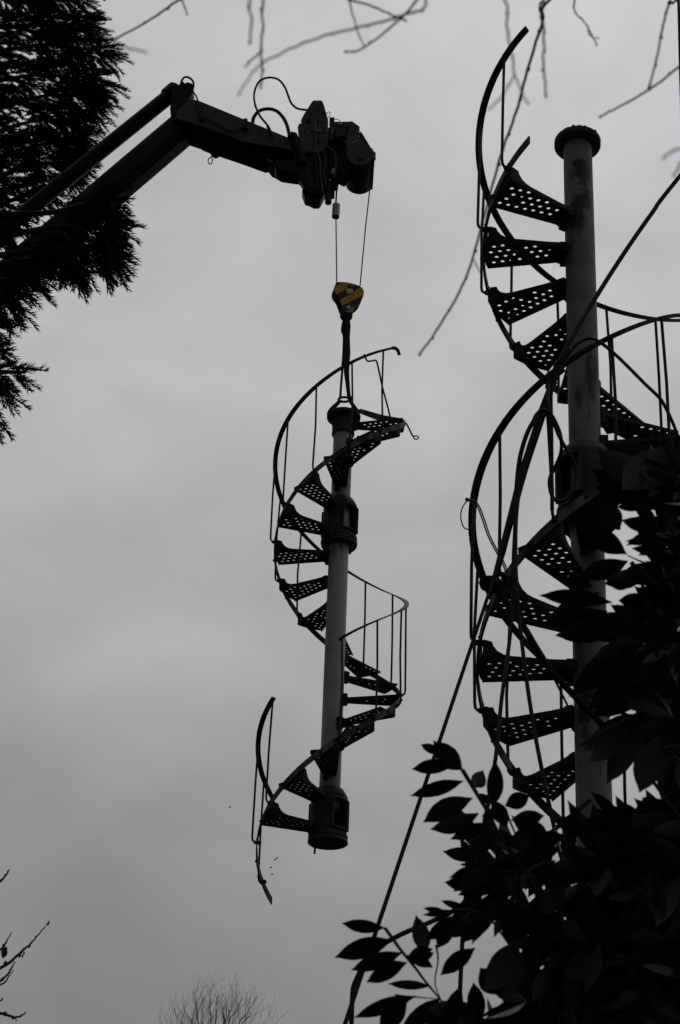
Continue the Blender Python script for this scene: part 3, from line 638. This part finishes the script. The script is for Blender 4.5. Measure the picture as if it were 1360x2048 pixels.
# ------------------------------------------------------------------ laurel
def leaf(b, base, tip, wd, nrm, curl=.12, fold=.25, rng=random):
    L_ = tip - base; ln = L_.length; t = L_ / ln; s_ = t.cross(nrm).normalized(); nn = s_.cross(t).normalized()
    n = 12; prof = [.05, .26, .52, .74, .89, .975, 1.0, .985, .91, .76, .52, .22, .0]
    vs = []; asym = rng.uniform(.9, 1.1); bend = rng.uniform(-.07, .07); serr = rng.uniform(.0, .010)
    for i in range(n + 1):
        u = i / n; c = base + t * (ln * u) + nn * (-curl * ln * (u * u) + curl * ln * u * .6) + s_ * (bend * ln * 4 * u * (1 - u) * .5)
        h = wd / 2 * prof[i] * (1 + serr * (-1) ** i) * (1.04 if i < 7 else 1)
        vs += [c - s_ * h * asym + nn * h * fold, c, c + s_ * h / asym + nn * h * fold]
    fs = []
    for i in range(n):
        o = i * 3; fs += [(o, o + 1, o + 4, o + 3), (o + 1, o + 2, o + 5, o + 4)]
    b.add(vs, fs)
def leaf_px(b, bx, by, tx_, ty_, wpx, Y, rng, tilt=.5):
    B = at(bx, by, Y); dY = rng.uniform(-.05, .05); T = at(tx_, ty_, Y + dY)
    vd = (B - Vector((0, 0, CAM_Z))).normalized()
    nr = (vd + Vector((rng.uniform(-tilt, tilt), rng.uniform(-tilt, tilt), rng.uniform(-tilt, tilt)))).normalized()
    leaf(b, B, T, wpx * mpp(bx, by, Y) * .92, nr, rng.uniform(.03, .16), rng.uniform(.05, .25), rng)
def inpoly(x, y, P):
    c = False; j = len(P) - 1
    for i in range(len(P)):
        if (P[i][1] > y) != (P[j][1] > y) and x < (P[j][0] - P[i][0]) * (y - P[i][1]) / (P[j][1] - P[i][1]) + P[i][0]: c = not c
        j = i
    return c
def laurel(name, label, Yb, leaves, stems, regions, foot, seed):
    rng = random.Random(seed); root = empty(name, foot, label, 'shrub'); b = MB(); s = MB()
    for lf in leaves: leaf_px(b, *lf, Yb + rng.uniform(-.12, .12), rng, .35)
    for P, r0 in stems:
        Q = spline([at(x, y, Yb) if len(p_) == 2 else at(*p_) for p_ in P for x, y in [p_[:2]]], 5)
        fo_ = Vector(foot); s2 = MB(); s2.tube([q - fo_ for q in Q], [r0 * (1 - .65 * i / len(Q)) for i in range(len(Q))], 6); s2.build('stem', M_BARK, root)
    for poly, count, (la, lb), sprig in regions:
        xs = [p[0] for p in poly]; ys = [p[1] for p in poly]; made = 0
        while made < count:
            x, y = rng.uniform(min(xs), max(xs)), rng.uniform(min(ys), max(ys))
            if not inpoly(x, y, poly): continue
            # a sprig: a short twig with leaves in pairs along it
            Yk = Yb + rng.uniform(-.15, .75)
            ang = rad(rng.uniform(*sprig)); ln = rng.uniform(60, 130); dx, dy = math.cos(ang), math.sin(ang)
            P = [(x - dx * ln * (1 - u), y - dy * ln * (1 - u) + 8 * math.sin(u * 3)) for u in (0, .25, .5, .75, 1)]
            Q = [at(px, py, Yk) for px, py in P]; b.tube(Q, [.0035, .003, .0028, .0022, .0015], 5)
            for i, (px, py) in enumerate(P):
                for sd in (-1, 1):
                    if rng.random() < .15: continue
                    a2 = ang + sd * rad(rng.uniform(35, 75)); l = rng.uniform(la, lb)
                    leaf_px(b, px, py, px + math.cos(a2) * l, py + math.sin(a2) * l, l * rng.uniform(.29, .37), Yk + rng.uniform(-.03, .03), rng, .9)
                    made += 1
            a2 = ang; leaf_px(b, x, y, x + math.cos(a2) * 80, y + math.sin(a2) * 80, 32, Yk, rng, .7)
    # roots the thing: main stems from the ground up
    for P in stems[:0]: pass
    fo = Vector(foot)
    b.v = [tuple(Vector(v) - fo) for v in b.v]; s.v = [tuple(Vector(v) - fo) for v in s.v]
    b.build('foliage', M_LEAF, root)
    return root
low_leaves = [(925, 1540, 868, 1482, 46), (884, 1508, 840, 1488, 20), (905, 1534, 822, 1538, 32), (927, 1562, 820, 1592, 31), (945, 1596, 845, 1646, 44), (958, 1626, 858, 1660, 38),
    (985, 1648, 900, 1679, 30), (1005, 1672, 925, 1711, 34), (948, 1575, 966, 1541, 34), (984, 1616, 990, 1520, 36), (975, 1590, 960, 1605, 26), (1010, 1628, 962, 1632, 26), (985, 1600, 1015, 1655, 34),
    (1010, 1612, 1060, 1590, 36), (1022, 1640, 1090, 1632, 34), (1070, 1640, 1085, 1690, 34), (1040, 1655, 1052, 1700, 44), (1050, 1690, 1130, 1670, 40), (1000, 1700, 960, 1650, 40), (1060, 1700, 1120, 1700, 40),
    (978, 1730, 897, 1756, 24), (1002, 1742, 903, 1784, 40), (958, 1728, 918, 1729, 9), (1045, 1720, 960, 1760, 44), (1010, 1760, 915, 1790, 36), (1090, 1690, 1010, 1745, 46), (1110, 1720, 1040, 1780, 50), (1130, 1760, 1060, 1740, 44), (1040, 1760, 1000, 1790, 40),
    (938, 1822, 880, 1800, 16), (900, 1832, 846, 1816, 16), (905, 1820, 845, 1830, 14), (920, 1830, 850, 1880, 34), (905, 1835, 875, 1898, 34), (1000, 1782, 930, 1850, 36), (995, 1802, 925, 1888, 44), (950, 1840, 885, 1870, 34), (1025, 1800, 955, 1845, 42),
    (851, 1908, 832, 1832, 38), (866, 1898, 812, 1918, 26), (866, 1935, 812, 1910, 26), (868, 1905, 835, 1920, 20),
    (770, 1856, 682, 1846, 28), (785, 1880, 668, 1915, 42), (805, 1905, 700, 1941, 34), (814, 1925, 731, 1965, 38), (862, 1972, 774, 1968, 20), (832, 1992, 706, 2036, 32), (814, 2000, 760, 2068, 46), (950, 1896, 880, 1951, 36),
    (880, 1996, 800, 2060, 40), (905, 2000, 850, 2050, 36), (920, 1990, 860, 2075, 40), (962, 2045, 946, 1964, 40), (1000, 1990, 960, 1935, 50), (1040, 1880, 965, 1985, 62), (1045, 1905, 1004, 1998, 46), (1078, 1915, 1046, 2006, 40), (1100, 1925, 1062, 2006, 36),
    (960, 2035, 1028, 2005, 14), (975, 2050, 905, 2000, 36), (1010, 1850, 990, 1760, 50), (1070, 1800, 1085, 1905, 44), (1035, 1800, 1020, 1900, 56), (1085, 1850, 1130, 1835, 14), (1120, 1840, 1160, 1870, 30),
    (1115, 1900, 1070, 1905, 16), (1130, 1770, 1080, 1830, 44), (1170, 1640, 1240, 1655, 34), (1180, 1662, 1110, 1640, 44)]
low_stems = [([(925, 1540), (948, 1578), (972, 1618), (1000, 1670), (1045, 1735), (1080, 1790), (1130, 1870), (1180, 1960), (1260, 2150)], .006),
    ([(770, 1856), (800, 1898), (830, 1935), (850, 1962), (880, 1998), (930, 2060), (1000, 2160)], .0045), ([(872, 1890), (876, 1920), (870, 1965), (882, 2000)], .003),
    ([(790, 1990), (830, 1994), (880, 1998)], .0025), ([(905, 1822), (935, 1820), (975, 1835), (1005, 1870), (1060, 1960), (1120, 2100)], .0045), ([(1000, 1745), (1060, 1745), (1110, 1790)], .003),
    ([(1015, 1630), (1035, 1680), (1050, 1730)], .003), ([(1110, 2100), (1200, 1900), (1270, 1760), (1300, 1660)], .010), ([(1300, 2200), (1280, 2000), (1330, 1800)], .012)]
low_regions = [([(915, 1740), (950, 1690), (1020, 1620), (1120, 1640), (1085, 1800), (1010, 1960), (950, 1900), (985, 1840), (930, 1800)], 26, (85, 120), (160, 215)),
    ([(1110, 1760), (1170, 1700), (1260, 1690), (1400, 1650), (1420, 2120), (1040, 2120), (1090, 1960), (1095, 1850)], 560, (90, 135), (150, 225)),
    ([(1150, 1860), (1420, 1820), (1420, 2140), (1110, 2140)], 420, (80, 120), (130, 270)),
    ([(1010, 1690), (1090, 1690), (1110, 1840), (1060, 1890), (1000, 1850)], 14, (60, 90), (150, 230)),
    ([(870, 1990), (1000, 2000), (1080, 1960), (1120, 2000), (1120, 2130), (830, 2130)], 60, (75, 115), (150, 235)),
    ([(1180, 1650), (1400, 1620), (1400, 1700), (1200, 1710)], 60, (60, 95), (150, 230))]
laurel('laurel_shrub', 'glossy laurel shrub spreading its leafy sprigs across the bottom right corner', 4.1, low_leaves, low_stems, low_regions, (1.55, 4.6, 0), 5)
hi_leaves = [(1300, 960, 1195, 900, 70), (1330, 930, 1215, 895, 70), (1350, 895, 1240, 985, 78), (1310, 985, 1190, 975, 66), (1290, 1010, 1185, 940, 60), (1345, 1000, 1235, 965, 60),
    (1292, 1012, 1232, 1014, 22), (1360, 1020, 1262, 1005, 24), (1335, 1062, 1258, 1044, 34), (1330, 1080, 1276, 1062, 18), (1310, 1078, 1250, 1082, 18), (1340, 1110, 1260, 1095, 22),
    (1253, 1108, 1168, 1052, 46), (1256, 1122, 1158, 1150, 44), (1300, 1138, 1203, 1172, 42), (1240, 1060, 1200, 1000, 50), (1270, 1165, 1210, 1160, 36), (1225, 1205, 1075, 1190, 36), (1215, 1222, 1080, 1256, 42), (1200, 1185, 1095, 1240, 32),
    (1248, 1246, 1108, 1272, 52), (1300, 1205, 1236, 1200, 36), (1310, 1225, 1250, 1215, 40), (1290, 1250, 1180, 1235, 40), (1290, 1272, 1150, 1260, 40),
    (1300, 1270, 1133, 1395, 60), (1330, 1290, 1166, 1425, 60), (1350, 1320, 1205, 1440, 52), (1320, 1370, 1250, 1420, 46), (1255, 1398, 1183, 1432, 34), (1290, 1430, 1185, 1468, 40), (1250, 1440, 1160, 1505, 34), (1262, 1452, 1172, 1528, 40),
    (1298, 1425, 1210, 1572, 56), (1320, 1470, 1277, 1588, 62), (1345, 1500, 1325, 1602, 50), (1370, 1540, 1352, 1625, 50), (1345, 1628, 1262, 1650, 34), (1400, 1640, 1300, 1665, 34)]
hi_stems = [([(1300, 1130), (1275, 1120), (1253, 1110)], .003), ([(1262, 1125), (1320, 1180), (1350, 1260), (1400, 1400)], .006), ([(1160, 1490), (1250, 1440), (1330, 1400), (1420, 1380)], .005), ([(1285, 1530), (1340, 1610), (1420, 1700)], .005),
    ([(1335, 1000), (1350, 1100), (1390, 1250), (1430, 1600), (1450, 2100)], .012), ([(1300, 1220), (1345, 1222), (1400, 1225)], .004)]
hi_regions = [([(1290, 985), (1330, 950), (1420, 930), (1420, 1560), (1350, 1540), (1300, 1460), (1260, 1400), (1250, 1330), (1270, 1260), (1310, 1215), (1290, 1150), (1310, 1080)], 330, (60, 100), (160, 250)),
    ([(1330, 1020), (1420, 1000), (1420, 1500), (1340, 1450), (1310, 1300)], 260, (60, 100), (140, 260))]
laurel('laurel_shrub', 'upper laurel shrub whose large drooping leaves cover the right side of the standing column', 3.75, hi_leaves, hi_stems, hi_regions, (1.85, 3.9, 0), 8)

# ------------------------------------------------------------------ conifer on the left
def conifer():
    rng = random.Random(21); YT = 11.0
    foot = Vector((at(-330, 900, YT + .8).x, YT + .8, 0))
    root = empty('conifer_tree', foot, 'dense dark conifer with feathery cord-like sprays filling the upper left edge', 'conifer')
    tr = MB(); fo = MB()
    tr.tube([foot + Vector((0, 0, z)) for z in (0, 3, 6, 9, 12, 15, 18)], [.38, .33, .28, .22, .16, .10, .04], 12)
    def spray(P, d, ln, r=.0045):
        d = d.normalized(); side = d.cross(Vector((0, 0, 1)))
        if side.length < .1: side = Vector((1, 0, 0))
        side.normalize(); upv = side.cross(d)
        n = max(5, int(ln / .022)); prev = P
        axis = [P + d * (ln * i / n) + Vector((0, 0, -1)) * (ln * .22 * (i / n) ** 2) for i in range(n + 1)]
        fo.tube(axis, [r * 1.3 * (1 - .6 * i / n) for i in range(n + 1)], 3, cap=False)
        for i in range(1, n + 1):
            for q in range(4):
                a = rng.uniform(0, 6.283); o = (side * math.cos(a) + upv * math.sin(a))
                l = rng.uniform(.04, .085) * (1.1 - .45 * i / n)
                dd = (d * 1.0 + o * rng.uniform(.35, .9)).normalized()
                p1 = axis[i] + dd * l * .55; p2 = axis[i] + dd * l + d * l * .22
                fo.tube([axis[i], p1, p2], [r, r * .9, r * .25], 3, cap=False)
    limbs = [([(-60, -60), (60, -20), (165, 0)], 26), ([(-60, -10), (60, 0), (90, 6)], 26), ([(-60, 60), (80, 50), (192, 60)], 36), ([(-50, 110), (100, 90), (222, 108)], 36), ([(-60, 170), (90, 150), (215, 172)], 36), ([(-60, 235), (100, 190), (200, 205)], 34),
        ([(-60, 280), (80, 240), (175, 248)], 36), ([(-60, 330), (80, 290), (172, 292)], 34), ([(-60, 390), (60, 330), (165, 340)], 34), ([(-60, 440), (50, 390), (130, 385)], 24), ([(-60, 430), (100, 425), (180, 405), (238, 408)], 30), ([(-60, 490), (100, 455), (190, 455), (240, 466)], 34),
        ([(-60, 520), (80, 500), (190, 500), (243, 512)], 28), ([(-60, 540), (60, 520), (135, 520), (158, 555)], 24), ([(-60, 560), (15, 560), (82, 560)], 24), ([(-60, 600), (-5, 598), (30, 625)], 22), ([(-60, 650), (-15, 640), (12, 655)], 16), ([(-60, 700), (-25, 690), (-2, 702)], 12),
        ([(-60, 760), (0, 745), (52, 745)], 14), ([(-60, 800), (-10, 775), (18, 795)], 12), ([(-60, 830), (-20, 825), (-6, 838)], 12)]
    gaps = ((35, 78, 13), (55, 108, 14), (148, 82, 12), (68, 186, 16), (42, 190, 12), (10, 160, 10), (25, 238, 18), (75, 300, 12), (20, 428, 12), (170, 130, 9), (110, 260, 8), (155, 205, 8), (140, 552, 14), (95, 140, 7), (50, 20, 6), (170, 470, 10))
    def blocked(x, y):
        for gx, gy, gr in gaps:
            if (x - gx) ** 2 + (y - gy) ** 2 < (gr + 1) ** 2: return True
        lo, hi = 492 - .8415 * x, 527 - .852 * x
        return x < 200 and lo - 16 < y < hi + 12 and rng.random() < .92
    for pts, spread in limbs:
        Yl = (15.2 if pts[-1][1] < 395 else YT) + rng.uniform(-.6, .5)
        P = spline([at(x, y, Yl) for x, y in pts], 8); px = spline([Vector((x, y, 0)) for x, y in pts], 8)
        st = Vector((foot.x, foot.y, P[0].z + .3))
        tr.tube([st] + P, [.05] + [.028 * (1 - .8 * i / len(P)) + .004 for i in range(len(P))], 6)
        m = len(P); tot = sum((px[i + 1] - px[i]).length for i in range(m - 1)); cnt = int(tot * spread / 30 * (.62 if pts[-1][1] < 395 else .36))
        for k in range(cnt):
            u = rng.random() ** .85; i = min(int(u * (m - 1)), m - 2); dirp = (px[i + 1] - px[i]).normalized()
            c = px[i] + (px[i + 1] - px[i]) * rng.random(); prp = Vector((-dirp.y, dirp.x, 0))
            off = rng.uniform(-1, 1); pp = c + prp * off * spread * .62 - dirp * abs(off) * 18
            if blocked(pp.x, pp.y): continue
            fall = rng.uniform(-.1, .9); ang = dirp * 1.0 + prp * off * .8 + Vector((0, fall * .5, 0))
            Yk = Yl + rng.uniform(-.35, .35)
            A = at(pp.x, pp.y, Yk); B = at(pp.x + ang.x * 20, pp.y + ang.y * 20, Yk + rng.uniform(-.06, .06))
            spray(A, B - A, rng.uniform(.13, .24) * Yl / 11)
    # dense inner foliage close to the trunk side of the picture
    for (x0, x1, y0, y1, cnt) in ((-60, 60, -30, 420, 250), (40, 150, 20, 330, 150), (-40, 210, 420, 545, 230), (-60, 30, 540, 640, 40), (-60, 5, 640, 850, 30)):
        for k in range(cnt):
            x, y = rng.uniform(x0, x1), rng.uniform(y0, y1); Yk = (15.2 if y1 < 425 else YT) + rng.uniform(-.4, .8)
            if blocked(x, y): continue
            A = at(x, y, Yk); B = at(x + rng.uniform(5, 25), y + rng.uniform(-8, 22), Yk + rng.uniform(-.1, .1)); spray(A, B - A, rng.uniform(.12, .22), .006)
    tr.v = [tuple(Vector(v) - foot) for v in tr.v]; fo.v = [tuple(Vector(v) - foot) for v in fo.v]
    fo.build('foliage', M_NEED, root, smooth=False); tr.build('trunk', M_BARK, root)
conifer()

# ------------------------------------------------------------------ bare trees
def twig(b, pts, r0, r1, rng, bud=True, n=6, jag=.004):
    P = spline(pts, 5); P = [p + Vector((rng.uniform(-1, 1), rng.uniform(-1, 1), rng.uniform(-1, 1))) * jag for p in P]
    m = len(P); b.tube(P, [r0 + (r1 - r0) * i / (m - 1) for i in range(m)], n)
    if bud:
        for i in range(3, m, 4):
            r = r0 + (r1 - r0) * i / (m - 1); b.ball(P[i] + Vector((rng.uniform(-1, 1), 0, rng.uniform(-1, 1))) * r, r * 1.3, 6, (1, 1, 1.3))
        b.ball(P[-1], r1 * 1.5, 6, (1, 1, 1.6))
rng = random.Random(77)
TF = Vector((3.1, 1.6, 0))
near = empty('bare_tree', TF, 'out of focus bare tree whose thin budded twigs hang in along the top edge', 'tree')
b = MB(); b.tube(spline([TF, TF + Vector((0, 0, 2.2)), TF + Vector((-.15, .2, 4.2)), TF + Vector((0, .4, 6.5))], 4), [.16, .155, .15, .145, .14, .13, .125, .12, .11, .10, .09, .08, .07], 12)
limb = [Vector((2.95, 1.8, 3.9)), at(1450, -230, 1.7), at(1150, -200, 1.7), at(850, -180, 1.7), at(560, -180, 1.7), at(330, -160, 1.85)]
LP = spline(limb, 6); b.tube(LP, [.05 - .042 * i / (len(LP) - 1) for i in range(len(LP))], 8)
b.v = [tuple(Vector(v) - TF) for v in b.v]; b.build('trunk', M_BARK, near)
b = MB()
def hang_tw(pts, Y, w0, w1):
    Y *= .62; mp_ = mpp(pts[0][0], pts[0][1], Y) * .78; b = MB(); Q = [at(x, y, Y) - TF for x, y in pts]
    if pts[0][1] < -100: Q[0] = min(LP, key=lambda p: (p - TF - Q[0]).length) - TF
    twig(b, Q, w0 * mp_ / 2, w1 * mp_ / 2, rng, jag=.0008); b.build('twig', M_TWIG, near)
hang_tw([(450, -150), (385, -30), (345, 8), (290, 45), (222, 82)], 3.3, 8, 5); hang_tw([(352, -20), (366, 5), (374, 28)], 3.3, 5, 3.5)
hang_tw([(530, -170), (508, -20), (503, 40), (500, 85)], 2.2, 7, 5); hang_tw([(545, -170), (532, -20), (526, 50), (522, 105), (524, 150), (520, 175)], 2.5, 7, 5)
hang_tw([(525, 100), (505, 118), (490, 134)], 2.5, 5, 4); hang_tw([(520, 130), (498, 155), (477, 190)], 2.2, 5, 4)
hang_tw([(900, -170), (850, -10), (800, 32), (735, 50), (650, 70), (580, 98), (525, 125)], 2.3, 7, 4.5)
hang_tw([(920, -170), (860, -40), (835, 0), (800, 38), (730, 95), (690, 104)], 2.7, 6.5, 4.5); hang_tw([(640, -170), (680, -20), (740, 10), (780, 28), (812, 42)], 2.8, 6, 4); hang_tw([(690, -40), (708, 40), (728, 93)], 2.7, 4.5, 3.5)
hang_tw([(985, -170), (1005, -10), (1013, 55), (1025, 115), (1030, 150), (1055, 208)], 2.3, 6.5, 4); hang_tw([(1028, 150), (1010, 185), (977, 218)], 2.2, 5, 4)
hang_tw([(1150, -180), (1110, -10), (1085, 45), (1055, 140), (1035, 215), (1005, 300), (985, 370), (950, 500), (925, 570), (880, 650), (840, 708)], 3.6, 9, 4.5)
hang_tw([(950, 520), (955, 535), (965, 552)], 3.6, 3.5, 2.5); hang_tw([(1085, 30), (1088, 85), (1086, 130), (1093, 192)], 2.5, 7, 5.5); hang_tw([(1084, 40), (1080, 10), (1090, -10), (1092, -120)], 3.0, 9, 6)
hang_tw([(1130, -170), (1150, -5), (1170, 45), (1194, 90)], 3.3, 5, 3.5); hang_tw([(1174, 60), (1184, 74), (1198, 76)], 3.3, 3, 2.5)
hang_tw([(1400, -170), (1345, -10), (1325, 60), (1310, 130), (1298, 175)], 3.0, 7, 5); hang_tw([(1460, 40), (1390, 110), (1350, 140), (1300, 178), (1245, 210), (1200, 234)], 3.0, 7, 4.5)
hang_tw([(1440, 230), (1380, 290), (1350, 300), (1328, 316)], 2.0, 7, 5); hang_tw([(1400, 250), (1365, 320), (1348, 352)], 2.2, 7, 5)
hang_tw([(1420, -60), (1365, -8), (1348, 4), (1338, 6)], 4.4, 5, 6); hang_tw([(200, 60), (240, 90), (292, 106)], 2.1, 6, 4)

TF2 = Vector((at(-500, 1900, 9.5).x, 9.5, 0))
left = empty('bare_tree', TF2, 'bare tree at the lower left edge with a few thin budding shoots', 'tree')
b = MB(); b.tube([TF2, TF2 + Vector((.05, 0, 2)), TF2 + Vector((0, 0, 4)), TF2 + Vector((.1, 0, 6))], [.12, .10, .07, .03], 10)
b.v = [tuple(Vector(v) - TF2) for v in b.v]; b.build('trunk', M_BARK, left)
b = MB()
for pts, w0, w1 in (([(-400, 1960), (-120, 1860), (-30, 1790), (0, 1763), (12, 1750), (18, 1740)], 12, 2), ([(-400, 2000), (-120, 1980), (0, 1936), (38, 1908), (60, 1888), (80, 1865), (98, 1843)], 10, 1.4), ([(-300, 1990), (-40, 1925), (0, 1900), (12, 1885), (22, 1866)], 9, 1.6),
    ([(-300, 2080), (-40, 1990), (0, 1962), (18, 1945), (30, 1925)], 9, 2), ([(-100, 2010), (0, 1970), (16, 1955), (26, 1941)], 5, 1.5), ([(-300, 2120), (-40, 2020), (0, 2002), (5, 1996)], 8, 1.5), ([(-300, 1990), (-60, 2010), (0, 2026), (28, 2034), (42, 2032), (50, 2026)], 9, 2), ([(28, 2033), (33, 2041)], 2, 1.5)):
    mp_ = mpp(0, 1900, 9.5); b = MB(); twig(b, [at(x, y, 9.5 + .001 * x) - TF2 for x, y in pts], w0 * mp_ / 2, w1 * mp_ / 2, rng, jag=.002); b.build('twig', M_TWIG, left)
for (x, y) in ((44, 1904), (46, 1899), (40, 1908), (48, 1906), (45, 1912), (98, 1845), (96, 1848), (6, 1890), (8, 1897), (20, 1940), (24, 1934)): b = MB(); b.ball(at(x, y, 9.5) - TF2, .0065, 6, (.8, .8, 1.6)); b.build('bud', M_TWIG, left)
# two dead leaves still on the shoots
b = MB(); r9 = random.Random(2); leaf(b, at(10, 1895, 9.45), at(6, 1918, 9.45), .035, Vector((.3, 1, .2)), rng=r9); leaf(b, at(14, 1893, 9.45), at(2, 1906, 9.45), .03, Vector((.3, 1, .2)), rng=r9)
b.v = [tuple(Vector(v) - TF2) for v in b.v]; b.build('dead_leaf', M_SOIL, left)

def far_tree(YF, seed, label):
    """round crowned bare tree; its limbs fan out to the crown edge"""
    rg = random.Random(seed); base = at(432, 2048, YF); foot = Vector((base.x, YF, 0))
    root = empty('bare_tree', foot, label, 'tree'); tr = MB(); m = mpp(430, 2000, YF)
    H = at(432, 1975, YF).z; fork = H * .42
    tr.tube([Vector((0, 0, 0)), Vector((.05, 0, fork * .5)), Vector((0, 0, fork)), Vector((-.05, 0, fork * 1.25))], [.24, .20, .16, .10], 10)
    edge = ((318, 2032), (335, 2016), (352, 2012), (372, 2000), (388, 1975), (405, 1996), (418, 1984), (432, 1976), (447, 1984), (462, 1992), (478, 1988), (494, 2000), (511, 1997), (528, 2024), (548, 2030), (345, 2040), (500, 2020), (450, 2000), (400, 2010), (425, 1998), (470, 2008), (380, 2018))
    tws = MB()
    def side(P, r, lev):
        n = len(P)
        for i in range(3, n - 1):
            if rg.random() < (.85 if lev == 0 else .6):
                d = (P[i + 1] - P[i]).normalized(); a = rg.uniform(0, 6.283)
                dd = (d + Vector((math.cos(a) * .75, math.sin(a) * .75, rg.uniform(0, .5)))).normalized()
                ln = rg.uniform(.45, 1.0) * (1 if lev == 0 else .6) * (1.2 - .6 * i / n)
                Q = [P[i]]
                for q in range(5):
                    dd = (dd + Vector((rg.uniform(-.2, .2), rg.uniform(-.2, .2), rg.uniform(-.05, .3)))).normalized(); Q.append(Q[-1] + dd * ln / 5)
                tws.tube(Q, [r * .55 * (1 - .6 * q / 5) for q in range(6)], 4, cap=False)
                if lev < 2: side(Q, r * .6, lev + 1)
    for (x, y) in edge:
        E_ = at(432 + (x - 432) * .92, y + 28, YF + rg.uniform(-1.3, 1.3)) - foot
        mid_ = Vector((E_.x * .45, E_.y * .6, fork + (E_.z - fork) * .45)) + Vector((rg.uniform(-.2, .2), rg.uniform(-.2, .2), 0))
        P = spline([Vector((0, 0, fork * rg.uniform(.8, 1.15))), mid_, E_ * .86 + mid_ * .14 + Vector((-E_.x * .22 + rg.uniform(-.15, .15), rg.uniform(-.2, .2), -.15)), E_], 7)
        r0 = .036; R_ = [r0 * (1 - i / len(P)) ** 1.2 + .0045 for i in range(len(P))]
        tws.tube(P, R_, 5, cap=False); side(P[8:], .010, 0)
    tr.build('trunk', M_BARK, root); tws.build('branches', M_TWIG, root, smooth=False)
    return root
far_tree(42, 12, 'distant bare tree showing only its rounded twiggy crown top at the bottom edge')

# ------------------------------------------------------------------ flakes of rust and bark falling from the hanging stairs
for i, (x, y, dx, dy) in enumerate(((551, 1718, 7, -6), (541, 1735, 5, -2), (544, 1748, 4, 2), (514, 1729, 4, -4), (459, 1614, 4, -1))):
    b = MB(); p = at(x, y, 12.6); q_ = at(x + dx, y + dy, 12.62) - p
    b.prism([-q_ * .5 + Vector((0, 0, -.006)), q_ * .5 + Vector((.004, 0, -.001)), q_ * .45 + Vector((0, 0, .006)), -q_ * .3 + Vector((0, 0, .004))], (0, .004, 0))
    o = b.build('rust_flake', M_SOIL, smooth=False); o.location = p
    tag(o, ['largest dark flake falling in the sky right of the loose stringer end', 'small flake just below the largest falling flake', 'lowest of the small flakes falling beside the loose stringer end', 'tiny flake touching the left side of the loose stringer', 'lone tiny flake falling far left of the lower handrail stub'][i], 'flake', 'flakes falling from the hanging staircase')
